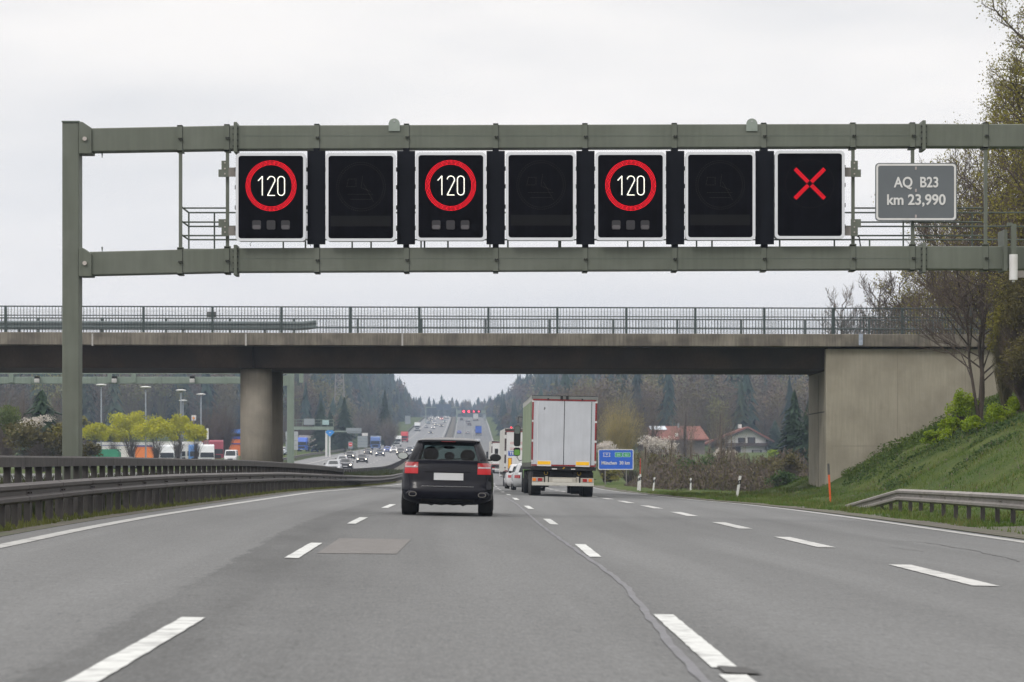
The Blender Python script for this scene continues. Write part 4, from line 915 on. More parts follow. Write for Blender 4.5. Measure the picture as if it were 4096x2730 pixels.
# crash barrier on the bridge deck
W_PROF=[(0,.155),(-.035,.13),(-.082,.115),(-.082,.065),(-.03,.03),(-.03,-.03),(-.082,-.065),(-.082,-.115),(-.035,-.13),(0,-.155)]
def wbeam(mb,path,scale=1.0):
    """path: list of (x,y,zmid,side): a W-shaped rail following it, open side away from the traffic"""
    rings=[]
    for i,(x,y,z,s) in enumerate(path):
        xa,ya=path[max(i-1,0)][:2]; xb,yb=path[min(i+1,len(path)-1)][:2]; d=Vector((xb-xa,yb-ya,0)).normalized(); nrm=Vector((-d.y,d.x,0))*s
        pf=[(a*scale,b*scale) for a,b in W_PROF]+[(a*scale+.006,b*scale) for a,b in reversed(W_PROF)]
        rings.append([(x+nrm.x*a,y+nrm.y*a,z+b) for a,b in pf])
    mb.loft(rings)
db=thing('deck_guardrail','grey green crash barrier on the bridge deck, left half only','guardrail',(-30,BY+2.0,zt)); o3=(-30,BY+2.0,zt)
m=MB(); path=[(x,BY+2.0,zt+.42+T(x),1) for x in np.arange(-44,-9.6,1.0)]+[(-9.3,BY+2,zt+.5+T(-9),1)]; wbeam(m,path,1.35); m.build('rail',mat('barrier_bluegreen',(.10,.13,.135),.6),db,org=o3)
x=-43
while x<-9: MB().box(x,x+.09,BY+2.02,BY+2.14,zt-.02+T(x),zt+.55+T(x)).build('post',RAILG,db,org=o3); x+=3.9
MB().box(bx(842)-.22,bx(842)+.22,BY+.3,BY+.34,zt+.76,zt+1.02).build('box',mat('dull_box',(.2,.2,.2),.7),None,org=(bx(842),BY+.3,zt+.76))
bpy.data.objects['box'].name='junction_box'; tag(bpy.data.objects['junction_box'],'small grey box mounted on the near bridge railing, left part','box')

# ------------------------------------------------------------------ crash barriers
def barrier(label,path,step,name='guardrail',height=.64,postname='post',mt=GALVD,scale=1.05,group=None,maxposts=100,z0=None,pm=None,splice=False):
    """path: (x,y,ground z,rail mid z,side) samples"""
    o=(path[0][0],path[0][1],path[0][2]); t=thing(name,label,'guardrail',o,0,group)
    m=MB(); wbeam(m,[(x,y,zm,s) for x,y,zg,zm,s in path],scale); m.build('rail',mt,t,org=o)
    if splice:
        k=0; y=path[0][1]+1.5
        while y<path[-1][1]-8 and k<26:
            pv_=[[float(np.interp(q,[p[1] for p in path],[p[i] for p in path])) for i in range(4)] for q in (y,y+.2,y+.4)]
            q=MB(); wbeam(q,[(p[0]+.004*path[0][4],p[1],p[3],path[0][4]) for p in pv_],scale*1.005)
            for dz in (-.09,.0,.09): 
                for dy in (.1,.3): q.box(pv_[0][0]+(.035 if path[0][4]>0 else -.075),pv_[0][0]+(.075 if path[0][4]>0 else -.035),y+dy-.015,y+dy+.015,pv_[0][3]+dz-.015,pv_[0][3]+dz+.015)
            q.build('splice_joint',mt,t,org=o); y+=4.0; k+=1
    acc=step*.5; n=0; allm=MB()
    for a,b in zip(path,path[1:]):
        L=math.dist(a[:2],b[:2]); 
        while acc<L:
            f=acc/L; x,y,zg,zm=[a[i]+(b[i]-a[i])*f for i in range(4)]; s=a[4]; w=.05
            q=MB() if n<maxposts else allm; q.box(x+s*(-.0)-(.0)+(.02 if s<0 else -.02)-w,x+(.02 if s<0 else -.02)+w,y-.03,y+.03,zg-.15,zm+.1)
            if n<maxposts and zm-zg>.12: q.build(postname,pm or mt,t,org=o)
            n+=1; acc+=step
        acc-=L
    if allm.v: tag(allm.build('far_posts',pm or mt,t,org=o),kind='stuff')
    return t
yy=list(np.arange(30,236,2.0))
HT=pchip([(30,.64),(42,.66),(55,.70),(65,.72),(91,.66),(108,.62),(128,.57),(163,.52),(235,.58),(330,.62)])
pth=[]
for y in list(np.arange(30,120,1.5))+list(np.arange(120,420,5.0)):
    x=float(LEDGE(y))-1.05; zg=float(g(x,y)); pth.append((x-.08,y,zg,zg+float(HT(y))-.155,1))
barrier('dark weathered steel crash barrier running along the left edge of our carriageway',pth,1.33,mt=GALVD,group='crash barriers along the median',splice=True,pm=BOARD)
# the taller rail behind it: closely set wide posts under a boxy top rail
TOPZ=pchip([(30,.15),(44.5,.167),(57.6,.19),(82,.19),(98,.14),(112,.07),(126,-.03),(134,-.11),(142,-.16)])
o=(float(LEDGE(40))-1.5,40,-.95)
tb=thing('post_barrier','tall dark barrier of closely set posts under a boxy top rail on the left','barrier',o)
def bxp(y): return float(LEDGE(y))-1.45
y=30.0
seg=3.9; k=0
while y<134:
    a,b=y,min(y+seg,135); n=4; m=MB()
    rings=[]
    for i in range(n+1):
        q=a+.012+(b-a-.024)*i/n; x=bxp(q); z=float(TOPZ(q)); rings.append([(x+.03,q,z-.185),(x-.14,q,z-.185),(x-.14,q,z-.02),(x-.11,q,z),(x+.0,q,z),(x+.03,q,z-.03)])
    m.loft(rings); m.build('top_rail',BOARD,tb,org=o); y+=seg
y=31.0; n=0; allm=MB()
while y<134:
    x=bxp(y); z=float(TOPZ(y)); zg=float(g(x,y)); q=MB() if n<100 else allm
    q.box(x-.11,x+.0,y-.035,y+.035,zg-.2,z-.185)
    if n<100: q.build('post',BOARD,tb,org=o)
    n+=1; y+=1.2
if allm.v: allm.build('post',BOARD,tb,org=o)
m=MB(); m.box(bxp(134.9)-.16,bxp(134.9)+.05,134.8,135.4,-1.1,-.13); m.build('end_post',BOARD,tb,org=o)
# second barrier at the far side of the median and on the far carriageway
pth=[]
for y in list(np.arange(150,520,6.0))+list(np.arange(520,1560,20.0)):
    x=float(OPPR(y))+.9; zg=float(g(x,y)); pth.append((x,y,zg,zg+.62,-1))
barrier('crash barrier on the far side of the median, running up the distant hill',pth,4.0,group='crash barriers along the median',maxposts=90,scale=1.3)
pth=[]
for y in list(np.arange(236,640,6.0))+list(np.arange(640,1560,20.0)):
    x=float(OPPL(y))-.9; zg=float(tz(x,y)); pth.append((x,y,zg,zg+.62,1))
barrier('crash barrier beyond the oncoming lanes, left of the oncoming cars',pth,4.0,group='crash barriers along the median',maxposts=60,scale=1.3)
pth=[]
for y in np.arange(430,1560,20.0):
    x=float(LEDGE(y))-1.1; zg=float(g(x,y)); pth.append((x,y,zg,zg+.6,1))
barrier('distant crash barrier between median and our far uphill lanes',pth,6.0,group='crash barriers along the median',maxposts=40,scale=1.3)
# right guardrail with its ramped-down end
pth=[]
for y in list(np.arange(40,78.1,2.0))+[79,80,82,84,86,88,90,91]:
    x=10.9; zg=float(g(10.9,y))+.02; top=.645 if y<=78 else .645*(1-(y-78)/14.0)
    pth.append((x,y,zg,zg+top-.15,-1))
barrier('light grey crash barrier on the right whose end slopes down into the grass',pth,1.95,mt=GALV,pm=GALVD,scale=1.12,splice=True)

# ------------------------------------------------------------------ posts, snow poles and the blue sign
def delineator(label,px,pyb,Y,lean=0.0,h=1.0,twist=0.0,kind='delineator_post'):
    X=(px-CX)/F*Y; t=thing(kind,label,'delineator',(X,Y,tz(X,Y)-.02),twist,'white delineator posts on the right verge'); t.rotation_euler=(0,lean,twist)
    m=MB(); m.prism([(-.06,-.05),(.06,-.05),(.035,.05),(-.035,.05)],-.1,h,ax='z'); m.build('body',WHITEP,t,bevel=.008)
    m=MB(); m.v=[]; z=h*.68
    m.add([(-.0625,-.0525,z-.06),(.0625,-.0525,z-.0),(.0625,-.0525,z+.2),(-.0625,-.0525,z+.13)],[(0,1,2,3)]); m.add([(.0625,-.0525,z),(.0375,.0525,z),(.0375,.0525,z+.2),(.0625,-.0525,z+.2)],[(0,1,2,3)]); m.add([(-.0375,.0525,z),(-.0625,-.0525,z-.06),(-.0625,-.0525,z+.13),(-.0375,.0525,z+.2)],[(0,1,2,3)])
    m.build('black_band',BLACK,t)
    m=MB(); m.box(-.02,.02,-.06,-.05,z+.0,z+.12); m.build('reflector',mat('reflector_grey',(.3,.3,.3),.3),t)
    return t
delineator('white delineator post leaning right, closest to the bridge abutment',2945,1997,125,.16,1.12)
delineator('upright white delineator post in front of the dark green bush',2762,1964,200,.02,1.03)
delineator('white delineator post leaning slightly, second right of the red pole',2612,1966,186,.1,1.03)
delineator('white delineator post standing directly below the red pole',2559,1966,180,.04,1.12)
delineator('white delineator post half hidden behind the one at the red pole',2551,1960,196,.08,1.05)
def pole(label,px,Y,h,lean,mcol,r=.03,dark=0):
    X=(px-CX)/F*Y; t=thing('snow_pole',label,'snow pole',(X,Y,tz(X,Y)-.03)); t.rotation_euler=(0,lean,0)
    MB().cyl((0,0,-.1),r,h*(1-dark)+.1,'z',10).build('shaft',mcol,t)
    if dark: MB().cyl((0,0,h*(1-dark)+.002),r*1.15,h*dark,'z',10).build('tip',mat('pole_dark',(.07,.07,.07),.6),t)
    return t
ORANGE=mat('orange_pole',(.62,.09,.015),.5,0,.15,5)
pole('orange snow pole with dark tip leaning left by the ramped guardrail end',3322,98,1.42,-.055,ORANGE,.035,.28)
pole('thin red snow pole behind the delineator posts',2560,197,2.25,.01,mat('red_pole',(.5,.03,.02),.5),.028)
def bluesign():
    Y=248; s=F/Y; X=(2463.5-CX)/s; zg=tz(X,Y); t=thing('direction_sign','blue motorway sign reading 8 E45 E52 München 30 km','sign',(X,Y,zg))
    w=141/s/2; z1=(CY-1798)/s-zg; z0=(CY-1880)/s-zg; BL=mat('sign_blue',(.012,.10,.52),.45,0,.05,2)
    MB().prism(rrect(-w,w,z0,z1,.12),-.03,0).build('panel',BL,t); m=MB(); ringmesh(m,rrect(-w-.002,w+.002,z0-.002,z1+.002,.12),rrect(-w+.07,w-.07,z0+.07,z1-.07,.09),-.04,-.031); m.build('border',WHITEP,t)
    text('München  30 km',.42,WHITEP,'lettering',t,(-.02,-.045,z0+.60),sx=.90,bold=.010)
    cx=-w*.52; cz=z1-.49
    m=MB(); p=[(cx-.32,cz-.18),(cx-.27,cz),(cx-.32,cz+.18),(cx+.32,cz+.18),(cx+.27,cz),(cx+.32,cz-.18)]; pi_=[(cx-.27,cz-.14),(cx-.22,cz),(cx-.27,cz+.14),(cx+.27,cz+.14),(cx+.22,cz),(cx+.27,cz-.14)]; ringmesh(m,p,pi_,-.045,-.034); m.build('route_shield',WHITEP,t)
    text('8',.28,WHITEP,'lettering',t,(cx,-.045,cz-.01),bold=.008)
    GRN=mat('sign_green',(.0,.28,.10),.45)
    for k,s_ in ((0,'E45'),(1,'E52')):
        xx=w*.08+k*.72+.12; m=MB(); m.prism(rrect(xx-.33,xx+.33,cz-.2,cz+.2,.04,3),-.040,-.033); q=m.build('road_badge',GRN,t)
        m=MB(); ringmesh(m,rrect(xx-.335,xx+.335,cz-.205,cz+.205,.04,3),rrect(xx-.30,xx+.30,cz-.17,cz+.17,.03,3),-.046,-.041); m.build('badge_border',mat('badge_white',(.4,.6,.5),.5),q)
        text(s_,.26,mat('badge_white',(.4,.6,.5),.5),'lettering',q,(xx,-.046,cz-.01),sx=.9,bold=.006)
    for x in (-.95,.95): MB().cyl((x,.05,-.3),.045,z1+.2,'z',10).build('leg',GALV,t)
bluesign()

# ------------------------------------------------------------------ vehicles
def carpaint(name,c,rough=.22): return mat('paint_'+name,c,rough,.0,.03,2,coat=.35,spec=.3)
def planring(hw,yr,yf,r,z,cr=.05,cf_=.1,n=4,k=6):
    """rounded plan outline at height z; returns points and what each following segment is"""
    r=min(r,hw*.8); P_=[];S=[]
    def edge(a,b,tg,f=None):
        for i in range(k):
            t=i/k; x=a[0]+(b[0]-a[0])*t; y=a[1]+(b[1]-a[1])*t
            if f: y+=f*(1-(2*t-1)**2)
            P_.append((x,y,z)); S.append(tg)
    def corner(cx,cy,a0):
        for i in range(n): a=R(a0+90*i/n); P_.append((cx+r*math.cos(a),cy+r*math.sin(a),z)); S.append('C')
    edge((-hw+r,yr),(hw-r,yr),'R',-cr); corner(hw-r,yr+r,-90); edge((hw,yr+r),(hw,yf-r),'S'); corner(hw-r,yf-r,0)
    edge((hw-r,yf),(-hw+r,yf),'F',cf_); corner(-hw+r,yf-r,90); edge((-hw,yf-r),(-hw,yr+r),'S'); corner(-hw+r,yr+r,180)
    return P_,S
def shell(tab,classify,cap_top=True,cap_bot=True):
    """loft plan outlines upward; classify(band,tag,idx) names the part each face belongs to"""
    rings=[planring(*t[:3],t[3],t[4],*(t[5:])) for t in tab]; out={}
    n=len(rings[0][0])
    for b in range(len(rings)-1):
        A,S=rings[b]; B,_=rings[b+1]
        for i in range(n):
            c=classify(b,S[i],i); m=out.setdefault(c,{}); fs=m.setdefault('f',[]); fs.append([A[i],A[(i+1)%n],B[(i+1)%n],B[i]])
    if cap_top: out.setdefault('top',{}).setdefault('f',[]).append(list(rings[-1][0]))
    if cap_bot: out.setdefault('bottom',{}).setdefault('f',[]).append(list(reversed(rings[0][0])))
    res={}
    for c,m in out.items():
        mb=MB(); idx={}; V=[];Fs=[]
        for f in m['f']:
            q=[]
            for p in f:
                kx=(round(p[0],4),round(p[1],4),round(p[2],4))
                if kx not in idx: idx[kx]=len(V); V.append(p)
                q.append(idx[kx])
            Fs.append(tuple(q))
        mb.add(V,Fs); res[c]=mb
    return res
def join(*ms):
    o=MB()
    for m in ms:
        if m: o.add(m.v,m.f)
    return o
def wheel(x,y,r,w,t,rim=True):
    m=MB(); a=x if x>0 else x-0; m.cyl((x-w/2,y,r),r,w,'x',24); wh=m.build('wheel',TYRE,t,bevel=.02)
    s=1 if x>0 else -1; m=MB(); m.cyl((x+s*w/2-(0 if s>0 else .02),y,r),r*.62,.02,'x',16)
    if rim: m.build('rim',RIM,wh)
    return wh
SEDAN=dict(L=4.5,low=[(.16,.72,.25,4.3,.2),(.22,.83,.08,4.44,.3),(.42,.88,.0,4.5,.38),(.62,.89,.02,4.48,.4),(.78,.875,.06,4.36,.42),(.90,.83,.12,3.9,.4),(.95,.74,.3,3.3,.3)],
    up=[(.93,.77,.55,3.25,.22),(1.12,.70,.85,2.9,.2),(1.30,.62,1.15,2.6,.2),(1.38,.57,1.25,2.45,.2),(1.42,.45,1.45,2.2,.2)],wy=(.85,3.6),wr=.32)
WAGON=dict(L=4.6,low=SEDAN['low'][:5]+[(.92,.84,.08,3.9,.4),(.97,.78,.12,3.3,.3)],
    up=[(.95,.79,.14,3.3,.2),(1.15,.72,.28,2.95,.2),(1.34,.64,.42,2.65,.18),(1.43,.60,.5,2.5,.18),(1.47,.5,.7,2.3,.18)],wy=(.85,3.7),wr=.32)
VAN=dict(L=5.2,low=[(.2,.8,.2,5.0,.2),(.3,.93,.03,5.15,.25),(.6,.96,.0,5.2,.3),(.95,.96,.0,5.1,.3),(1.1,.95,.01,4.7,.3),(1.15,.93,.02,4.4,.2)],
    up=[(1.13,.93,.02,4.4,.15),(1.5,.90,.04,4.1,.15),(1.9,.86,.07,3.8,.15),(2.0,.83,.1,3.6,.15),(2.06,.7,.3,3.3,.15)],wy=(.9,4.1),wr=.35)
def rear_y(tab,x,z):
    zs=[t[0] for t in tab]; hw=np.interp(z,zs,[t[1] for t in tab]); yr=np.interp(z,zs,[t[2] for t in tab]); r=np.interp(z,zs,[t[4] for t in tab]); d=abs(x)-(hw-r)
    return yr-.05*max(0,1-(x/max(hw-r,.01))**2) if d<=0 else yr+r-math.sqrt(max(r*r-min(d,r)**2,0))
def front_y(tab,x,z):
    zs=[t[0] for t in tab]; hw=np.interp(z,zs,[t[1] for t in tab]); yf=np.interp(z,zs,[t[3] for t in tab]); r=np.interp(z,zs,[t[4] for t in tab]); d=abs(x)-(hw-r)
    return yf+.1*max(0,1-(x/max(hw-r,.01))**2) if d<=0 else yf-r+math.sqrt(max(r*r-min(d,r)**2,0))
def patchon(tab,fy,x0,x1,z0,z1,off,n=5,k=3,sx=None):
    """a patch lying on the nose or tail of a body, stood off by off"""
    m=MB(); V=[]
    for j in range(k+1):
        for i in range(n+1):
            x=x0+(x1-x0)*i/n; z=z0+(z1-z0)*j/k
            V.append((x,fy(tab,x,z)+off,z))
    m.add(V,[(j*(n+1)+i,j*(n+1)+i+1,(j+1)*(n+1)+i+1,(j+1)*(n+1)+i) for j in range(k) for i in range(n)]); return m
def make_car(kind,paint,lit,label,cat='car',group=None,hl=1.0):
    D=kind; t=thing({id(SEDAN):'car',id(WAGON):'estate_car',id(VAN):'van'}[id(D)],label,cat,(0,0,-50),0,group)
    tab=[(b,c,d,r_,a) for a,b,c,d,r_ in D['low']]; tabx=[tuple(q) for q in D['low']]
    s=shell(tab,lambda b,tg,i:'b'); up=[(b,c,d,r_,a) for a,b,c,d,r_ in D['up']]
    cls=(lambda b,tg,i:('glass' if b<2 and tg!='C' else 'paint')) if D is not VAN else (lambda b,tg,i:('glass' if b<2 and (tg=='F') or (b==0 and tg=='R') else 'paint'))
    u=shell(up,cls,cap_bot=False)
    body=join(s['b'],s.get('top'),s.get('bottom'),u['paint'],u.get('top')).build('body',paint,t,smooth=True); body['paint']=1
    # windows, a front and a rear one and two sides in one dark band
    u['glass'].build('windows',GLASSD,t,smooth=True)
    for x in (-D['low'][2][1]+.1,D['low'][2][1]-.1):
        for y in D['wy']: wheel(x,y,D['wr'],.2,t)
    zf=.62 if D is not VAN else .8
    for sgn in (-1,1):
        a,b=sorted((sgn*.54,sgn*.76)); patchon(tabx,front_y,a,b,zf-.06,zf+.07,.012).build('headlight',CHROME if not lit else (LAMP if lit==1 else LAMPY),t)
        a,b=sorted((sgn*.5,sgn*.8)); patchon(tabx,rear_y,a,b,zf+.04,zf+.2,-.012).build('tail_light',TAIL,t)
        MB().ell((sgn*(D['low'][2][1]+.08),D['L']*.62,.98 if D is not VAN else 1.35),(.1,.05,.075),8,6).build('mirror',DARK,t)
    patchon(tabx,front_y,-.42,.42,.52,.70,.014).build('grille',DARK,t); patchon(tabx,front_y,-.6,.6,.22,.36,.014).build('air_intake',DARK,t)
    patchon(tabx,front_y,-.26,.26,.38,.48,.02).build('number_plate',PLATE,t); patchon(tabx,rear_y,-.26,.26,.55,.66,-.03).build('number_plate',PLATE,t)
    return t
# --- the black SUV
def make_suv():
    t=thing('suv','black SUV with blank number plate driving just ahead of the camera','car',(-1.37,58.3,float(g(-1.37,59.3)))); t.rotation_euler=(0,.021,.014)
    PB=mat('paint_suv',(.006,.006,.011),.24,0,.03,2,coat=.12,spec=.18)
    low=[(.24,.60,.30,4.5,.25),(.28,.84,.14,4.6,.3),(.36,.93,.04,4.68,.32),(.50,.965,.0,4.74,.34),(.60,.97,.02,4.75,.34),(.66,.97,.07,4.74,.33),(.78,.968,.09,4.66,.33),(.92,.955,.11,4.45,.32),(1.04,.925,.14,4.0,.3),(1.12,.885,.17,3.6,.28),(1.17,.85,.2,3.4,.26)]
    up=[(1.165,.85,.2,3.4,.26),(1.18,.84,.22,3.38,.20),(1.50,.705,.60,2.75,.17),(1.565,.672,.62,2.6,.17),(1.58,.665,.57,2.6,.18),(1.595,.645,.575,2.58,.2),(1.618,.60,.68,2.5,.22),(1.640,.53,.86,2.45,.22),(1.656,.44,1.1,2.4,.22),(1.668,.30,1.5,2.2,.2)]
    s=shell([(b,c,d,r_,a,.05,.1) for a,b,c,d,r_ in low],lambda b,tg,i:'b')
    def cl(b,tg,i):
        if b==1 and tg=='R': return 'rear'
        if b in(1,) and tg=='F': return 'front'
        if b==1 and tg=='S': return 'side'
        return 'paint'
    u=shell([(b,c,d,r_,a,.05,.1) for a,b,c,d,r_ in up],cl,cap_bot=False)
    join(s['b'],s['bottom'],u['paint'],u['top']).build('body',PB,t,smooth=True)
    TG=glassmat('tinted_glass',(.20,.27,.27)); u['rear'].build('rear_window',TG,t); u['front'].build('windscreen',glassmat('clear_glass',(.75,.82,.8)),t); u['side'].build('side_windows',GLASSD,t,smooth=True)
    m=patchon(up,rear_y,-.55,.55,1.49,1.565,-.012,8,2); m.build('black_glass_border',GLASSD,t)
    sp=MB(); sp.loft([[(x,.50+.10*abs(x)**2,1.562-.05*x*x),(x,.50+.10*abs(x)**2,1.578-.05*x*x),(x,.68,1.585-.05*x*x),(x,.68,1.562-.05*x*x)] for x in np.linspace(-.56,.56,9)]).build('roof_spoiler',PB,t,bevel=.006)
    MB().box(-.15,.15,.480,.498,1.564,1.576).build('brake_light',mat('brake_strip',(.25,.01,.012),.3),t)
    # interior
    IN=mat('interior',(.010,.010,.012),.8)
    i_=MB(); i_.box(-.75,.75,.35,3.0,1.02,1.16).build('cabin_floor',IN,t)
    for x,y,z,rx,rz in ((-.38,1.25,1.30,.17,.17),(.02,1.2,1.27,.11,.09),(.41,1.25,1.28,.16,.14)): MB().ell((x,y,z),(rx,.09,rz),14,10).build('headrest',IN,t,smooth=True)
    MB().ell((0,2.5,1.46),(.13,.02,.035),12,8).build('interior_mirror',IN,t)
    # lamps
    for sgn in (-1,1):
        a,b=sorted((sgn*.625,sgn*.91))
        tl=patchon(low,rear_y,a,b,.885,1.125,-.014,10,8).build('tail_lamp',TAIL,t,smooth=True)
        patchon(low,rear_y,a,b,.885,1.0,-.018,10,4).build('lit_lens',TAILB,tl,smooth=True); patchon(low,rear_y,a+.01,b-.01,1.012,1.045,-.019,10,2).build('clear_band',TAILW,tl,smooth=True)
        # mirrors
        mr=MB(); mr.ell((sgn*1.02,2.95,1.26),(.125,.09,.088),16,10); mo=mr.build('door_mirror',PB,t,smooth=True)
        MB().box(min(sgn*.84,sgn*.94),max(sgn*.84,sgn*.94),2.93,3.0,1.18,1.22).build('arm',DARK,mo)
        g_=MB(); g_.add([(sgn*1.02+.105*math.cos(a_),2.848,1.26+.07*math.sin(a_)) for a_ in np.linspace(0,6.283,17)[:-1]],[tuple(range(16))]); g_.build('glass',mat('mirror_glass',(.5,.55,.55),.1,1.0) if sgn<0 else GLASSD,mo)
        # exhaust
        ex=MB(); po=[(sgn*.73+.085*math.copysign(abs(math.cos(a_))**.7,math.cos(a_)),.455+.05*math.copysign(abs(math.sin(a_))**.8,math.sin(a_))) for a_ in np.linspace(0,6.283,21)[:-1]]; pi_=[(sgn*.73+(x-sgn*.73)*.78,.455+(z-.455)*.72) for x,z in po]
        ringmesh(ex,po,pi_,-.02,.12); e=ex.build('exhaust_tip',mat('exhaust_steel',(.22,.21,.2),.35,.8),t); MB().prism(pi_,.03,.1).build('opening',DARK,e)
        MB().ell((sgn*.74,.06,.455),(.135,.08,.082),14,8).build('exhaust_surround',PB,t,smooth=True)
        for y in (.95,3.75):
            m=MB(); m.cyl((sgn*.815-.155,y,.375),.375,.31,'x',36); w=m.build('wheel',TYRE,t,bevel=.035); m=MB(); m.cyl((sgn*.97-(.0 if sgn>0 else .012),y,.375),.25,.012,'x',24); m.build('rim',RIM,w)
    p=patchon(low,rear_y,-.29,.33,.755,.905,-.03,4,2); p.build('number_plate',PLATE,t)
    patchon(low,rear_y,-.5,.5,.93,.99,-.03,10,3).build('tailgate_grip',PB,t,smooth=True)
    m=MB(); m.tube([(x,rear_y(low,x,.62)-.018,.622) for x in np.linspace(-.55,.55,9)],.010,6); m.build('chrome_strip',CHROME,t)
    patchon(low,rear_y,-.56,.56,.30,.36,-.012,10,2).build('bumper_insert',DARK,t)
    m=MB(); pts=[(-.66,.3),(-.5,.25),(-.42,.245),(-.33,.215),(-.27,.24),(-.12,.225),(0,.24),(.12,.225),(.27,.24),(.33,.21),(.42,.245),(.5,.25),(.66,.3)]
    m.prism([(-.66,.34),*pts,(.66,.34)],.18,3.9); m.build('undertray',DARK,t)
    m=MB(); m.tube([(-.2+.0,.245,1.185),(.1,.275,1.2),(.42,.31,1.215)],.012,5); m.build('rear_wiper',DARK,t)
    m=MB()
    m.ell((-.02,.11,.905),(.055,.012,.012),10,6); m.build('small_badge',mat('badge_dull',(.05,.03,.03),.4),t)
    return t
make_suv()
# --- the green curtain-sided lorry
def make_lorry():
    t=thing('articulated_lorry','lorry with grey-white rear doors and light green side curtain in the right lane','lorry',(1.99,108.6,float(g(1.99,109)))); t.rotation_euler=(0,.019,.021)
    DOOR=mat('door_greywhite',(.46,.48,.52),.5,0,.05,1.2,streak=.05,dirt=((.36,.37,.4),.3,1.5)); GC=mat('green_curtain',(.22,.275,.18),.55,0,.12,.8,streak=.2); FR=mat('frame_grey',(.16,.17,.165),.5,0,.15,2)
    m=MB(); m.box(-1.27,1.27,.06,13.6,1.15,3.86); m.build('box_body',mat('white_tarp',(.5,.5,.5),.6),t)
    m=MB(); n=60
    V=[];  # curtain with soft vertical waves
    for i in range(n+1):
        y=.12+13.4*i/n; x=-1.285-.018*math.sin(i*1.9)-.01*math.sin(i*.7)
        V+=[(x,y,1.32),(x,y,3.72)]
    m.add(V,[(2*i,2*i+1,2*i+3,2*i+2) for i in range(n)]); m.build('side_curtain',GC,t,smooth=True)
    m=MB(); n=60; m.add([(1.285,.12,1.32),(1.285,13.5,1.32),(1.285,13.5,3.72),(1.285,.12,3.72)],[(0,1,2,3)]); m.build('side_curtain',GC,t)
    m=MB(); m.box(-1.30,-1.2,.0,13.6,3.72,3.93).box(1.2,1.30,.0,13.6,3.72,3.93).box(-1.3,1.3,0,13.6,3.86,3.92).build('roof_frame',mat('roof_grey',(.42,.42,.41),.5),t)
    m=MB(); m.box(-1.29,1.29,-.05,.05,3.80,3.92).build('rear_header',FR,t,bevel=.01)
    m=MB(); m.box(-1.29,1.29,-.055,.0,3.925,3.945)
    for x in (-.12,.1): m.box(x-.05,x+.05,-.09,-.02,3.80,3.93)
    m.box(-.68,-.62,-.07,-.03,3.78,3.84).box(.66,.72,-.07,-.03,3.78,3.84).build('header_latch',DARK,t)
    for x0,x1 in ((-1.23,-.012),(.012,1.23)):
        d=MB(); d.box(x0,x1,-.03,.05,1.24,3.74); d=d.build('rear_door',DOOR,t,bevel=.012)
        q=MB(); c=-1.035 if x0<0 else 1.06; q.box(c-.012,c+.012,-.05,-.03,1.26,3.72); q.build('locking_bar',mat('bar_light',(.6,.61,.62),.4) if x0<0 else mat('bar_dark',(.12,.16,.15),.4),d)
    m=MB(); m.box(-.012,.012,-.02,.04,1.24,3.74).build('door_gap',DARK,t)
    MB().box(-1.24,1.24,-.04,-.031,3.745,3.80).build('red_strip',REDT,t)
    m=MB(); m.box(-1.27,-1.03,-.04,-.032,1.19,1.24).box(-.48,.46,-.04,-.032,1.19,1.24).box(1.02,1.26,-.04,-.032,1.19,1.24).box(1.22,1.26,-.04,-.032,1.24,1.3); m.build('red_strip',REDT,t)
    for x in (-1.265,1.205):
        for z0,z1 in ((1.42,2.12),(2.22,2.9),(2.98,3.68)): MB().box(x,x+.06,-.045,-.031,z0,z1).build('red_tape',REDT,t)
    m=MB()
    for x in (-1.28,1.2):
        for z in (1.37,2.17,2.94,3.71): m.box(x,x+.085,-.05,-.032,z-.03,z+.03)
    m.build('hinge',WHITEP,t)
    for x0,x1 in ((-1.02,-.51),(.49,1.0)):
        MB().box(x0-.02,x1+.03,-.044,-.032,1.18,1.40).build('reflector_backing',WHITEP,t); MB().box(x0,x1,-.05,-.045,1.24,1.37).build('yellow_reflector',YELLOWP,t)
    MB().prism([(-.81,3.39),(-.79,3.37),(-.74,3.44),(-.77,3.50),(-.80,3.47)],-.034,-.0305).build('dent_mark',mat('dent',(.12,.12,.13),.6),t)
    # chassis
    m=MB(); m.box(-1.27,1.27,.0,13.4,1.03,1.17).box(-.5,-.4,.2,13,.75,1.03).box(.4,.5,.2,13,.75,1.03).box(-1.18,1.14,.35,.6,.72,1.04).build('chassis',DARK,t)
    m=MB(); m.box(-1.30,-1.24,.1,13.4,1.14,1.32).build('side_rail',mat('rail_dirty',(.07,.075,.06),.7,0,.3,3),t)
    m=MB(); m.box(-.45,-.25,-.02,.0,1.06,1.10).box(.3,.46,-.02,0,1.06,1.10); m.build('chassis_plate',WHITEP,t); m=MB(); m.tube([(-.02,-.02,1.09),(.05,-.02,1.14)],.012,5); m.build('strap_end',YELLOWP,t)
    b=MB(); b.box(-1.22,1.20,.0,.1,.42,.55).build('bumper',mat('bumper_white',(.50,.49,.45),.5,0,.08,3,dirt=((.3,.28,.25),.5,3)),t,bevel=.01)
    m=MB(); m.box(-1.22,-.75,.02,.1,.55,.74).box(.68,1.20,.02,.1,.55,.74).box(-.56,.50,.02,.1,.55,.75).box(-.7,-.6,.03,.1,.55,.78).box(.52,.62,.03,.1,.55,.78).build('lamp_bracket',mat('bracket_cream',(.40,.38,.33),.6,0,.12,4,dirt=((.2,.17,.14),.5,4)),t)
    MB().box(-.42,.36,.005,.02,.57,.70).build('number_plate',mat('plate_dirty',(.5,.48,.43),.6,0,.08,5),t)
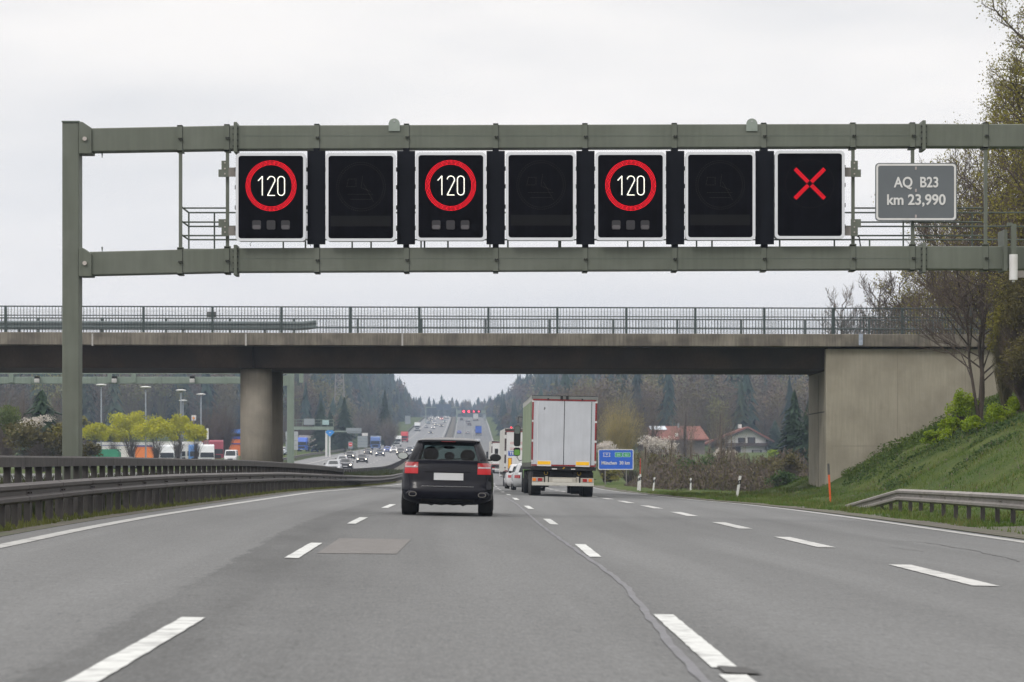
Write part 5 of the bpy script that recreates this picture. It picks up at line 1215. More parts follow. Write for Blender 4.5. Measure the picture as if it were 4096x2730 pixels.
    for s,x0 in ((-1,-1.2),(1,.76)):
        for k,(a,b_,mm) in enumerate(((0,.13,AMBER),(.15,.2,TAILW),(.21,.38,TAIL)) if s<0 else ((0,.17,TAIL),(.18,.23,TAILW),(.24,.37,AMBER))):
            MB().box(x0+a,x0+b_,-.01,.02,.59,.71).build('rear_lamp',mm,t)
    for x in (-.67,.635):
        m=MB(); m.tube([(x-.06,.28,.96),(x-.07,.28,.90),(x-.04,.28,.85),(x+.04,.28,.85),(x+.07,.28,.90),(x+.05,.28,.96)],.016,6); m.build('tow_hook',mat('hook_yellow',(.45,.30,.02),.6),t)
    MB().box(1.14,1.30,.05,.1,.68,.70).build('side_marker',DARK,t)
    for y in (1.6,2.9,4.2):
        for s in (-1,1):
            m=MB(); m.cyl((s*1.03-.2,y,.5),.5,.4,'x',28); m.build('wheel',TYRE,t,bevel=.03)
    m=MB()
    for x in (-1.0,1.0): m.box(x-.22,x+.22,.95,.98,.38,.95)
    m.build('mud_flap',mat('flap',(.03,.028,.026),.8,0,.3,4),t)
    m=MB(); m.box(-.75,-.35,6,6.6,.32,.7).box(-.35,-.05,2.2,2.6,.4,.6); m.build('air_tank',DARK,t)
    for y in (11.8,15.3):
        for s in (-1,1):
            m=MB(); m.cyl((s*1.02-.22,y,.5),.5,.44 if y<15 else .3,'x',24); m.build('wheel',TYRE,t)
    # tractor cab ahead and its big mirror
    GR=mat('cab_green',(.10,.22,.05),.4,0,.1,2); m=MB(); m.box(-1.2,1.2,13.95,16.0,.6,3.6); m.build('cab',GR,t,bevel=.08)
    MB().box(-1.1,1.1,9.8,15.5,.6,.95).build('tractor_frame',DARK,t)
    a=MB(); a.tube([(-1.2,15.8,3.35),(-1.42,15.85,3.38),(-1.45,15.85,3.1)],.02,6).tube([(-1.2,15.8,1.45),(-1.35,15.85,1.40),(-1.46,15.85,1.55),(-1.47,15.85,1.8)],.02,6); a=a.build('mirror_arm',DARK,t)
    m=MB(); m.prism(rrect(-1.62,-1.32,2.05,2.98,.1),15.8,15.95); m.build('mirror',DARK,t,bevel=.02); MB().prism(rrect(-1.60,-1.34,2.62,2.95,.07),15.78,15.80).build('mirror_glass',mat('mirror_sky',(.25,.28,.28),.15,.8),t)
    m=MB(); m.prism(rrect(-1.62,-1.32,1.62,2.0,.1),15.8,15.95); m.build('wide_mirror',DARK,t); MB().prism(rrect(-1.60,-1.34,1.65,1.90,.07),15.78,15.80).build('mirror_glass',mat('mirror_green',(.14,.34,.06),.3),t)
make_lorry()
def make_rear_truck(name,label,X,Y,door,side,zt_=4.0,rz=.03,text_=True,lights=True,w=1.275,L=13.6,roll=.02,plain=False,group=None):
    t=thing(name,label,'lorry',(X,Y,float(g(X,Y))),0,group); t.rotation_euler=(0,roll,rz)
    MB().box(-w,w,.03,L,1.0,zt_).build('box_body',side,t,bevel=.02)
    for a,b in ((-w+.12,-.01),(.01,w-.1)): MB().box(a,b,-.02,.03,1.12,zt_-.22).build('rear_door',door,t,bevel=.01)
    m=MB(); m.box(-w,w,-.03,.03,zt_-.2,zt_-.02); m.build('rear_header',mat('header_dark',(.05,.035,.035),.5),t)
    if not plain:
        MB().box(-w+.06,w-.06,-.04,-.03,zt_-.24,zt_-.19).build('red_strip',REDT,t); MB().box(-w,w-.02,-.04,-.02,1.05,1.12).build('red_strip',REDT,t)
        m=MB(); m.box(-w-.01,-w+.11,-.03,.0,1.3,zt_-.25); m.build('side_post',mat('post_dark',(.06,.04,.045),.5),t)
        m=MB()
        for z in (1.35,2.2,3.3): m.box(-w-.015,-w+.115,-.045,-.03,z,z+.25)
        m.build('post_clip',WHITEP,t)
    if lights:
        for x in (-.85,-.3,.45): MB().ell((x,-.02,zt_+.06),(.055,.03,.05),10,6).build('marker_light',emit('marker_red',(1,.02,.04),3),t)
    if text_:
        RT=mat('red_print',(.5,.06,.05),.5)
        q=MB(); q.box(-1.02,-.45,-.03,-.021,2.12,2.46).build('blue_plate',mat('tir_blue',(.02,.09,.42),.5),t); text('TIR',.30,WHITEP,'lettering',t,(-.735,-.034,2.285),bold=.01)
        m=MB(); m.box(-1.0,-.8,-.03,-.021,1.2,1.95); m.build('yellow_marker',YELLOWP,t); m=MB(); ringmesh(m,[(-1.03,1.17),(-.77,1.17),(-.77,1.98),(-1.03,1.98)],[(-1.0,1.2),(-.8,1.2),(-.8,1.95),(-1.0,1.95)],-.032,-.021); m.build('marker_border',REDT,t)
        m=MB()
        for z,n in ((3.05,9),(2.95,10),(2.65,10),(2.55,9)):
            x=-.9
            for k in range(n): ww=.05+.05*((k*7)%3)/2; m.box(x,x+ww,-.027,-.021,z-.02,z+.02); x+=ww+.035
        m.build('small_print',RT,t)
        m=MB(); m.tube([(.05,-.03,3.42),(.0,-.03,3.55),(.1,-.03,3.62)],.02,4).box(.02,.13,-.03,-.021,3.42,3.46).build('red_logo',RT,t)
        MB().box(.18,.32,-.03,-.021,1.75,2.25).build('side_vent',mat('vent_dark',(.1,.14,.14),.5),t)
    MB().box(-w,w,.0,.08,.45,.58).build('bumper',WHITEP,t); MB().box(-w+.05,w-.05,.1,L-.3,.8,1.0).build('chassis',DARK,t)
    for s in (-1,1):
        MB().box(s*1.0-.18,s*1.0+.18,-.01,.02,.6,.74).build('rear_lamp',TAIL,t)
        for y in (1.6,2.9,4.2): MB().cyl((s*1.02-.2,y,.5),.5,.4,'x',20).build('wheel',TYRE,t)
    MB().box(-1.2,1.2,L+.4,L+2.4,.6,3.5).build('cab',WHITEP,t,bevel=.1)
    for x in (-1.45,): MB().box(x-.13,x+.13,L+2.2,L+2.3,1.8,2.7).build('mirror',DARK,t)
    return t
WP=mat('trailer_white',(.60,.60,.60),.5,0,.05,1,streak=.06); CREAM=mat('trailer_side_cream',(.50,.49,.46),.5,0,.08,1,streak=.12)
make_rear_truck('refrigerated_lorry','white lorry with three red roof lights and a blue TIR plate',.72,190,WP,CREAM)
make_rear_truck('white_lorry','white lorry with red-edged rear, mostly hidden behind the TIR lorry',-1.28,338,WP,CREAM,zt_=3.95,text_=False,lights=False,rz=.03)
c=make_car(WAGON,carpaint('silverwhite',(.42,.43,.45),.25),0,'silver-white estate car squeezed between green lorry and TIR lorry',group=None); c.location=(.92,149,float(g(.92,149))); c.rotation_euler=(0,.02,.025)
c=make_car(WAGON,carpaint('white',(.48,.48,.49),.3),0,'white car just ahead of the silver-white estate car, only its left edge visible'); c.location=(.55,164,float(g(.55,164))); c.rotation_euler=(0,.02,.03)
# --- oncoming cars
COLS={k:carpaint(k,c) for k,c in dict(darkblue=(.02,.03,.06),anthracite=(.035,.038,.045),silver=(.25,.26,.28),blackish=(.012,.013,.018),teal=(.12,.17,.19),white2=(.45,.45,.47),blue=(.03,.07,.28),brightblue=(.03,.08,.38),grey=(.17,.18,.19),red=(.45,.03,.03)).items()}
GO='cars coming towards us on the opposite carriageway'
protoS=make_car(SEDAN,COLS['anthracite'],1,'dark grey car with lit headlights, closest of all oncoming cars',group=GO)
protoW=make_car(WAGON,COLS['darkblue'],1,'dark blue people carrier with lit headlights near the middle of the oncoming queue',group=GO)
protoS0=make_car(SEDAN,COLS['silver'],0,'light silver car right behind the closest oncoming car',group=GO)
protoV=make_car(VAN,COLS['white2'],0,'white van far up the oncoming carriageway among small cars',cat='van',group=GO)
used=set()
def put(proto,px,pyb,label,colname=None,face=True,group=GO,rz=None,Y=None):
    if Y is None: X,Y=ground_hit(px,pyb)
    else: X=(px-CX)/F*Y
    L={'car':4.5,'estate_car':4.6,'van':5.2}[proto.name.split('.')[0]]
    h=(float(LEDGE(Y-15))-float(LEDGE(Y+15)))/30.0
    hz=h+(math.pi if face else 0)
    loc=(X-(math.sin(h)*L if face else 0),Y+(L if face else 0),0); z0=float(g(loc[0],loc[1])) if loc[0]>OPPL(loc[1])-.6 else tz(loc[0],loc[1]); z1=float(g(X,Y)) if X>OPPL(Y)-.6 else tz(X,Y)
    pitch=math.atan2(z0-z1,L) if face else math.atan2(float(g(X-math.sin(h)*4.5,Y+4.5))-z1,4.5)
    rot=(-pitch if face else pitch,0,hz)
    if proto.name not in used:
        used.add(proto.name); proto.location=(loc[0],loc[1],z0); proto.rotation_euler=rot; proto['label']=label; proto['group']=group
        if colname:
            for ch in proto.children:
                if ch.get('paint'): ch.data.materials[0]=COLS[colname]
        return proto
    return dup(proto,(loc[0],loc[1],z0),0,label,group,COLS[colname] if colname else None,rot=rot)
put(protoS,1381,1880,'dark grey car with bright headlights, the closest of all oncoming cars')
put(protoS0,1368,1862,'light silver car right behind the closest oncoming car')
put(protoS,1398,1838,'dark car with one visible headlight, third in the left oncoming lane','blackish')
put(protoS,1447,1853,'brownish black car alone in the second oncoming lane','blackish')
put(protoS,1471,1821,'dark grey car in front of the blue oncoming lorry','anthracite')
put(protoW,1519,1827,'dark blue people carrier with lit headlights in the middle of the oncoming queue')
put(protoS,1549,1811,'small blue car right of the dark blue people carrier','blue')
put(protoS,1574,1813,'white car partly behind the tall black oncoming car','white2')
put(protoW,1601,1822,'tall black car leading the oncoming queue left of the SUV mirror','blackish')
put(protoS,1638,1812,'dark blue car half hidden by the left roof edge of the black SUV','darkblue')
put(protoS,1660,1806,'oncoming car of which only one headlight shows left of the black SUV','grey')
put(protoS0,1331,1893,'silver car of which only the roof shows above the left barrier end')
put(protoS0,1104,1846,'dark blue car right beside the bridge pier','darkblue')
for px,pyb,pr,cn,lb in ((1723,1736,protoS,'blackish','black car with yellowish headlights alone above the black SUV'),(1732,1717,protoS,'white2','white oncoming car in front of the white van'),(1765,1708,protoS,'blackish','dark oncoming car closest to the median, level with the white van'),
    (1705,1713,protoS0,'grey','grey oncoming car left of the white oncoming car'),(1713,1697,protoS0,'teal','teal oncoming car beside the white van'),(1778,1692,protoS,'teal','teal oncoming car right next to the distant median'),(1744,1704,protoS,'grey','grey oncoming car tucked behind the white van'),
    (1708,1679,protoS,'anthracite','leftmost oncoming car at the crest of the hill'),(1724,1675,protoS,'grey','second oncoming car from the left at the crest'),(1734,1681,protoS,'silver','silver oncoming car just below the crest'),(1750,1676,protoS,'white2','white oncoming car at the crest, third from the left'),
    (1766,1681,protoS,'red','reddish oncoming car near the crest beside the median'),(1780,1675,protoS,'silver','silver oncoming car at the crest right beside the median'),(1791,1676,protoS,'grey','rightmost oncoming car at the crest'),(1722,1687,protoS,'anthracite','dark oncoming car just below the leftmost pair at the crest')):
    put(pr,px,pyb,lb,cn)
put(protoV,1737,1698,'white van in the middle of the distant oncoming cars')
GW='vehicles driving away up the hill'
for px,pyb,pr,cn,lb in ((1837,1736,protoS0,'brightblue','bright blue car driving uphill in our left lane'),(1871,1737,protoS0,'silver','silver car driving uphill beside the blue lorry'),(1878,1704,protoS0,'anthracite','dark car driving uphill ahead of the silver car'),(1846,1683,protoS0,'blackish','black car near the crest in our left lane'),(1899,1684,protoS0,'grey','grey car behind the white coach near the crest'),(1869,1688,protoS0,'grey','small grey car in front of the silver van near the crest')):
    put(pr,px,pyb,lb,cn,face=False,group=GW)
put(protoV,1873,1697,'silver grey van near the crest in our middle lane','silver',face=False,group=GW)
put(protoV,1911,1783,'white box van behind the blue lorry, just over the black SUV',None,face=False,group=GW)
# --- lorries with a cab facing us (parked or oncoming)
def make_front_truck(name,label,cab,trail,group,cat='lorry',zc_=3.4,bus=False,tz_=3.95):
    t=thing(name,label,cat,(0,0,-50),0,group)
    m=MB(); w=1.24
    prof=[(-.0,.45),(-.05,1.4),(.05,2.3),(.35,zc_-.25),(.7,zc_),(2.2,zc_),(2.2,.45)]
    m.prism(prof,-w,w,ax='x'); b=m.build('cab',cab,t,bevel=.07); b['paint']=1
    m=MB(); m.add([(-w+.08,-.075,1.5),(w-.08,-.075,1.5),(w-.12,.03,2.35),(-w+.12,.03,2.35)],[(0,1,2,3)]); m.build('windscreen',GLASSD,t)
    MB().box(-.8,.8,-.08,-.04,.8,1.3).build('grille',DARK,t)
    for s in (-1,1):
        MB().box(s*.95-.15,s*.95+.15,-.09,-.05,.6,.78).build('headlight',CHROME,t); MB().box(s*1.42-.1,s*1.42+.1,.1,.2,1.6,2.4).build('mirror',DARK,t)
        for y in ((1.2,) if not bus else (1.8,)): MB().cyl((s*1.0-.15,y,.5),.5,.3,'x',16).build('wheel',TYRE,t)
    MB().box(-.3,.3,-.1,-.06,.5,.6).build('number_plate',PLATE,t)
    if trail is not None:
        x=MB().box(-1.27,1.27,2.6,2.6+13.4,1.0,tz_).build('trailer',trail,t,bevel=.03)
        for s in (-1,1):
            for y in (4,11.5,12.9): MB().cyl((s*1.0-.2,y,.5),.5,.4,'x',14).build('wheel',TYRE,t)
        MB().box(-1.1,1.1,2.0,15.6,.75,1.0).build('chassis',DARK,t)
    return t
def placeT(t,px,Y,rz=0.0,zoff=0,onroad=False,scale=1):
    X=(px-CX)/F*Y; z=float(g(X,Y)) if onroad else tz(X,Y); t.location=(X,Y,z+zoff); t.rotation_euler=(0,0,rz); return t
BL=mat('lorry_blue',(.02,.10,.50),.4,0,.08,1); BLT=mat('tarp_blue_grey',(.30,.33,.38),.6,0,.1,1); ORT=mat('tarp_orange',(.72,.20,.04),.6,0,.1,.6); GRT=mat('tarp_green',(.02,.22,.12),.6,0,.12,.6); WC=mat('cab_white',(.62,.64,.66),.35,0,.05,1); MAR=mat('cab_maroon',(.22,.02,.04),.35); REDC=mat('cab_red',(.50,.03,.03),.35,0,.06,1); WT=mat('tarp_white',(.60,.60,.58),.6,0,.08,.6)
placeT(make_front_truck('oncoming_lorry','blue lorry in the far left oncoming lane behind dark cars',mat('cab_midblue',(.05,.11,.30),.35),BLT,'oncoming lorries',tz_=3.7),1501,720,.03,onroad=True)
placeT(make_front_truck('oncoming_lorry','bright red lorry coming downhill left of the black SUV roof',REDC,REDC,'oncoming lorries',zc_=3.7),1617,1010,.02,onroad=True)
placeT(make_front_truck('oncoming_lorry','white lorry in front of the red oncoming lorry',WC,WT,'oncoming lorries',tz_=3.4,zc_=3.2),1588,840,.03,onroad=True)
placeT(make_front_truck('oncoming_lorry','white lorry highest up the hill in the leftmost oncoming lane',WC,WT,'oncoming lorries',zc_=3.6),1669,1225,.02,onroad=True)
placeT(make_front_truck('parked_lorry','blue lorry with grey tarpaulin on the slip road behind the second gantry post',BL,mat('tarp_beige',(.33,.30,.28),.6,0,.1,1),'lorries at the rest area'),1206,665,-.12,zoff=.0)
make_rear_truck('blue_lorry','blue lorry driving uphill in the slow lane',(1914-CX)/F*1150,1150,BL,BL,zt_=4.0,text_=False,lights=False,rz=.015,plain=True,roll=0,group=GW)
make_rear_truck('coach','white coach near the crest in our slow lane',(1903-CX)/F*1440,1440,WP,WP,zt_=3.9,text_=False,lights=False,rz=.015,plain=True,roll=0,group=GW,L=11)
PG='vehicles parked at the rest area'
placeT(make_front_truck('parked_lorry','white lorry cab facing us, leftmost of the parked cabs',WC,WT,PG,zc_=3.7),668,470,.2,zoff=-1.1)
placeT(make_front_truck('parked_lorry','white lorry cab facing us, second of the parked cabs',WC,WT,PG,zc_=3.95),733,478,.2,zoff=-1.0)
placeT(make_front_truck('parked_lorry','lorry cab with blue front in the row of parked cabs',mat('cab_skyblue',(.06,.20,.5),.35),WT,PG,zc_=3.5),786,470,.19,zoff=-.95)
placeT(make_front_truck('coach','white coach with big dark windscreen between blue and maroon cabs',WC,WC,PG,cat='coach',zc_=3.7,bus=True,tz_=3.7),828,466,.18,zoff=-1.1)
placeT(make_front_truck('parked_lorry','maroon lorry cab, rightmost of the parked cabs',MAR,MAR,PG,zc_=3.9),866,486,.17,zoff=-.6)
def sidebox(name,label,px0,px1,Y,top,mt,h=2.8,rz=0,rounded=False,depth=2.5):
    X0=(px0-CX)/F*Y; X1=(px1-CX)/F*Y; zt_=(CY-top)/F*Y; z=tz((X0+X1)/2,Y); t=thing(name,label,'trailer',((X0+X1)/2,Y,z),0,PG); w=(X1-X0)/2; H=zt_-z
    if rounded: MB().prism([(-w,H-h),(w,H-h),(w,H-.5),(w*.8,H-.08),(w*.3,H),(-w,H)],-depth/2,depth/2).build('tarpaulin',mt,t,bevel=.08)
    else: MB().box(-w,w,-depth/2,depth/2,H-h,H).build('tarpaulin',mt,t,bevel=.04)
    m=MB(); m.box(-w,w,-depth/2-.02,depth/2+.02,H-.12,H+.01).build('roof_edge',WHITEP if not rounded else mt,t); MB().box(-w,w,-1,1,max(H-h-.3,.3),H-h).build('chassis',DARK,t)
    for x in (-w*.7,-w*.5,w*.6): MB().cyl((x,-depth/2+.1,.5),.5,.35,'y',14).build('wheel',TYRE,t)
    return t
sidebox('trailer','long cream white trailer seen from the side behind the green tarpaulin',405,543,455,1785,WT)
sidebox('trailer','orange tarpaulin trailer right of the long white trailer',545,615,454,1789,ORT,rounded=True)
sidebox('trailer','green tarpaulin trailer low behind the left barrier',368,480,420,1798,GRT,rounded=True)
sidebox('trailer','white trailer row behind the long cream trailer, with blue stripe',390,640,505,1770,WT,h=1.0)
sidebox('trailer','blue-grey trailer side showing just below the yellow-green trees',410,625,498,1779,mat('trailer_darkblue',(.05,.07,.22),.5),h=1.5)
sidebox('trailer','white trailer roof behind the white cabs',620,800,520,1767,WT,h=1.2)
c=put(protoV,920,1842,'white van parked left of the bridge pier',None,True,PG,Y=430)
c=put(protoS0,556,1820,'pale blue roof of a parked car poking above the left barrier','silver',True,PG,Y=330); c.location.z+=.0; c.rotation_euler.z=1.45
c=put(protoW,1135,1816,'white car parked beside the slip road next to the blue lorry','white2',True,PG,Y=600); c=put(protoS0,1150,1820,'grey-blue car on the slip road right of the parked white car','teal',True,PG,Y=560)
c=put(protoS0,1258,1812,'small blue car right of the blue lorry on the slip road','blue',True,PG,Y=640)

# ------------------------------------------------------------------ second gantry behind the bridge, over the oncoming lanes
Y2=155.0; s2=F/Y2
X2=(1166-CX)/s2; o=(X2,Y2,float(g(X2,Y2)))
g2=thing('sign_gantry','second green gantry just behind the bridge over the oncoming lanes','gantry',o)
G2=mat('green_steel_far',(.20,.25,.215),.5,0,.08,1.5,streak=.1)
MB().box(X2-.25,X2+.12,Y2,Y2+.4,o[2]-.5,7.0).build('post',G2,g2,org=o,bevel=.02)
for z0,z1,n in ((4.60,4.98,'lower_beam'),(6.6,7.0,'upper_beam')): MB().box(-34,X2-.6,Y2+.02,Y2+.38,z0,z1).build(n,G2,g2,org=o,bevel=.02)
MB().box(X2-.62,X2-.2,Y2-.03,Y2+.43,4.5,5.05).build('bracket',G2,g2,org=o)
MB().box(-34,X2+.5,Y2-.9,Y2-.84,5.12,5.24).build('walkway_rail',G2,g2,org=o)
for px in (45,440,535,1205): x=(px-CX)/s2; MB().box(x-.12,x+.12,Y2-.06,Y2,4.66,5.3).build('strut',G2,g2,org=o)
for px in (120,380,640,900): x=(px-CX)/s2; MB().box(x-.05,x+.05,Y2-.03,Y2+.4,4.57,5.0).build('clamp',G2,g2,org=o)
for i,(px,lb) in enumerate(((151,'white box detector under the second gantry, leftmost'),(460,'white box detector under the second gantry, just right of the big post'),(771,'white box detector under the second gantry, near the bridge pier'))):
    x=(px-CX)/s2; z=(CY-1524)/s2; t=thing('box_detector',lb,'detector',(x,Y2-.3,z),0,'box detectors under the second gantry'); MB().box(-.13,.13,-.12,.12,-.11,.11).build('housing',WHITEP,t,bevel=.02); MB().box(-.12,.12,-.1,.3,.11,.24).build('bracket',DARK,t)
# further gantries
def far_gantry(label,x0,x1,Y,z0,z1,posts,panels,rail=None,lit=None,mt=None):
    s=F/Y; X0=(x0-CX)/s;X1=(x1-CX)/s; zg=lambda x:float(g(x,Y)) if x>OPPL(Y) else tz(x,Y); pxs=[(p-CX)/s for p in posts]; o=(pxs[0] if pxs else X0,Y,zg(pxs[0] if pxs else X0)); t=thing('sign_gantry',label,'gantry',o,0,'distant gantries')
    mt=mt or G2; MB().box(X0,X1,Y,Y+.5,(CY-z1)/s,(CY-z0)/s).build('beam',mt,t,org=o)
    for x in pxs: MB().box(x-.22,x+.22,Y,Y+.45,zg(x)-.5,(CY-z0)/s+(.2)).build('post',mt,t,org=o)
    for a,b,c,d,m_ in panels: MB().box((a-CX)/s,(b-CX)/s,Y-.35,Y-.1,(CY-d)/s,(CY-c)/s).build('panel',m_,t,org=o)
    if rail:
        m=MB(); 
        for z in rail: m.box(X0,X1,Y-.03,Y,(CY-z)/s-.03,(CY-z)/s+.03)
        n=7
        for k in range(n+1): x=X0+(X1-X0)*k/n; m.box(x-.03,x+.03,Y-.04,Y+.0,(CY-z0)/s,(CY-rail[0])/s)
        m.build('walkway_railing',mt,t,org=o)
    for (a,b,r_) in lit or []:
        m=MB(); m.cyl(((a-CX)/s,Y-.36,(CY-b)/s),r_,-.03,'y',14); m.build('red_light',emit('far_red',(1,.05,.1),2.2),t,org=o)
BD=mat('board_grey',(.22,.25,.27),.6,0,.05,1); BDB=mat('board_back_blue',(.06,.09,.13),.6)
far_gantry('cantilever gantry with walkway railing behind the second gantry post',1160,1334,430,1707,1720,[1163],[(1216,1258,1676,1700,BD),(1290,1316,1682,1700,mat('sign_teal',(.30,.42,.43),.5))],rail=[1680,1692])
far_gantry('low gantry arm with flat housing right of the blue rest area sign',1330,1446,560,1724,1729,[1312],[(1385,1446,1713,1727,BD),(1388,1444,1730,1734,BD)])
far_gantry('distant gantry with two dark sign backs over the oncoming lanes',1703,1836,1380,1629,1632,[1703,1826],[(1745,1772,1618,1640,BDB),(1775,1804,1618,1640,BDB)])
far_gantry('distant gantry with four glowing red lights over our lanes',1832,1942,1440,1642,1655,[1829,1942],[(1846,1924,1641,1653,BLACK)],lit=[(1855,1647,.62),(1875,1647,.62),(1895,1647,.45),(1915,1647,.4)])
# boards and signs near the slip road
def board(label,x0,x1,y0,y1,Y,mt,legs=2,name='sign_board',round_=None):
    s=F/Y; X=((x0+x1)/2-CX)/s; z=tz(X,Y) if X<OPPL(Y) else float(g(X,Y)); t=thing(name,label,'sign',(X,Y,z)); w=(x1-x0)/2/s; a=(CY-y1)/s-z; b=(CY-y0)/s-z
    MB().prism(rrect(-w,w,a,b,.06,2),0,.06).build('panel',mt,t)
    m=MB(); [m.box(-w+.005,w-.005,-.012,-.001,a+(b-a)*k,a+(b-a)*k+.03) for k in (.25,.5,.75)] if legs>1 and w>.8 else None
    if m.v: m.build('seams',BDB,t)
    for k in range(legs): x=0 if legs==1 else (-w*.7 if k==0 else w*.7); MB().cyl((x,.12,-.3),.06,a+.5,'z',8).build('leg',GALV,t)
    if round_: 
        MB().cyl((0,-.05,(a+b)/2+.1),w*.85,.04,'y',20).build('disc',mat('no_entry_red',(.6,.02,.02),.5),t); MB().box(-w*.6,w*.6,-.07,-.051,(a+b)/2+.03,(a+b)/2+.17).build('white_bar',WHITEP,t)
    return t
board('large grey striped sign board left of the blue lorry',1142,1192,1727,1800,480,mat('board_pale',(.33,.35,.37),.6),2)
board('grey back of a big sign right of the no entry sign',1430,1470,1745,1790,520,BD,2)
board('small white panel above the big grey sign back',1448,1471,1733,1744,522,WHITEP,1)
board('red and white no entry sign on a grey plate',1393,1411,1767,1795,500,BD,1,'no_entry_sign',1)
board('pale grey board at the forest edge left of the white lorry',1620,1642,1664,1697,1150,BD,1)
board('grey board at the right side near the crest of the motorway',1932,1944,1659,1676,1400,BD,1)
board('white panel at the yellow trees of the rest area',766,784,1662,1683,500,WHITEP,1)
board('thin white totem beside the orange and blue hall',826,834,1714,1758,480,WHITEP,1)
s=F/500; X=(775-CX)/s; t=thing('logo_sign','small yellow and red emblem on a white panel at the rest area','sign',(X,499.8,tz(X,500))); z=(CY-1673)/s-tz(X,500)
MB().cyl((0,-.06,z),.22,.03,'y',14).build('red_disc',REDC,t); MB().cyl((0,-.1,z),.14,.03,'y',12).build('yellow_disc',YELLOWP,t); MB().cyl((0,.1,-.2),.05,z,'z',8).build('leg',GALV,t)
# blue rhombus pylon
s=F/520; X=(1311-CX)/s; z0=tz(X,520); t=thing('pylon_sign','tall white pylon with a blue rhombus on top beside the slip road','sign',(X,520,z0))
MB().box(-.45,-.1,-.2,.2,-.3,(CY-1725)/s-z0).box(.25,.5,-.2,.2,-.3,(CY-1730)/s-z0).build('column',WHITEP,t)
zc0=(CY-1735)/s-z0; xx=(1320-1311)/s; MB().prism([(xx-.85,zc0+.25),(xx-.5,zc0+.6),(xx+.5,zc0+.6),(xx+.85,zc0+.25),(xx,zc0-.65)],-.35,-.25).build('rhombus',mat('rhombus_blue',(.02,.22,.6),.4),t); MB().prism([(xx-.25,zc0+.1),(xx+.3,zc0+.1),(xx+.05,zc0+.3)],-.37,-.351).build('white_mark',WHITEP,t)
# lattice mast
s=F/900; X=(1358-CX)/s; z0=tz(X,900); t=thing('lattice_mast','tall grey lattice power mast in front of the wooded hill','mast',(X,900,z0)); m=MB(); H=(CY-1440)/s-z0
for a,b in ((-1,-1),(1,-1),(1,1),(-1,1)): m.tube([(a*2.2,b*2.2,0),(a*1.0,b*1.0,H)],.11,4)
m.build('legs_frame',GALV,t); m=MB(); n=12
for k in range(n):
    z_a,z_b=H*k/n,H*(k+1)/n; wa=2.2-1.2*k/n; wb=2.2-1.2*(k+1)/n
    for s1 in (-1,1): m.tube([(-wa,s1*wa,z_a),(wb,s1*wb,z_b)],.06,3).tube([(wa,s1*wa,z_a),(-wb,s1*wb,z_b)],.06,3).tube([(-wb,s1*wb,z_b),(wb,s1*wb,z_b)],.06,3)
m.build('bracing',GALV,t)
# lamp posts at the rest area
for i,(px,top,Y,lb) in enumerate(((405,1538,430,'tall lamp post nearest to the gantry post, with a flat white head'),(583,1547,430,'tall lamp post rising behind the broad yellow-green tree'),(724,1560,440,'tall lamp post behind the right yellow-green tree'),(732,1601,560,'shorter looking lamp post right beside a taller one'),(804,1576,500,'lamp post left of the bridge pier'))):
    s=F/Y; X=(px-CX)/s; z=tz(X,Y); H=(CY-top)/s-z; t=thing('lamp_post',lb,'street lamp',(X,Y,z),0,'lamp posts at the rest area')
    MB().cyl((0,0,-.3),.14,H,'z',10,.09).build('pole',mat('pole_blue_grey',(.30,.33,.38),.5,.2),t); MB().ell((0,0,H-.1),(.85,.85,.16),20,8).build('lamp_head',WHITEP,t,smooth=True); MB().cyl((0,0,H-.45),.16,.3,'z',10,.3).build('neck',GALV,t)
# orange and blue hall
Y=560; s=F/Y; X0=(805-CX)/s; X1=(1085-CX)/s; z0=tz(X0,Y); o=(X0,Y,z0); t=thing('hall','long hall with orange wall and blue bands behind the pier','building',o)
z=lambda y:(CY-y)/s
MB().box(X0+.0,X1,Y,Y+18,z0-.5,z(1758)).build('orange_wall',mat('hall_orange',(.55,.13,.03),.7,0,.08,.5),t,org=o); MB().box(X0,X1,Y-.1,Y+18.1,z(1757),z(1747)).build('blue_band',mat('hall_darkblue',(.03,.05,.25),.6),t,org=o)
MB().box(X0,X1,Y-.2,Y+18.2,z(1735),z(1718)).build('roof_band',mat('hall_blue',(.06,.17,.55),.6),t,org=o); MB().box(X0+.2,X1-.2,Y+.1,Y+18,z(1747),z(1735)).build('window_band',GLASSD,t,org=o)
MB().box(X0,X1,Y-.14,Y,z(1778),z(1774)).build('thin_band',mat('hall_darkblue',(.03,.05,.25),.6),t,org=o)
# small left-over building glimpse behind the pier
board('small light blue sign board right of the bridge pier',1090,1108,1717,1735,520,mat('sign_lightblue',(.25,.35,.65),.5),1)

# ------------------------------------------------------------------ farm houses
TILE=mat('roof_tiles',(.165,.055,.038),.8,0,.18,2.0,dirt=((.2,.09,.06),.5,.6)); PLAST=mat('white_plaster',(.66,.66,.64),.85,0,.05,1); WOOD=mat('dark_wood',(.045,.032,.028),.8,0,.25,3); WIN=mat('window_dark',(.04,.04,.045),.3); 
Y=640; s=F/Y; rx=(2990-CX)/s; o=(rx,Y,(CY-1827)/s-.3)
h=thing('gabled_house','white farmhouse with wide red gable roof and dark wooden balcony','house',o)
ZB=o[2]; z=lambda y:(CY-y)/s; x=lambda px:(px-CX)/s
gl,grt=x(2905),x(3065)
m=MB(); m.prism([(gl,ZB-1),(grt,ZB-1),(grt,z(1758)),(rx,z(1716)),(gl,z(1760))],Y,Y+15); m.build('wall',PLAST,h,org=o)
m=MB(); rt=(rx,z(1707)); le=(x(2815),z(1775)); re_=(x(3095),z(1764)); th=.5
m.prism([le,rt,re_,(re_[0],re_[1]-th),(rt[0],rt[1]-th),(le[0],le[1]-th)],Y-1.6,Y+16); rf=m.build('roof',TILE,h,org=o)
m=MB(); 
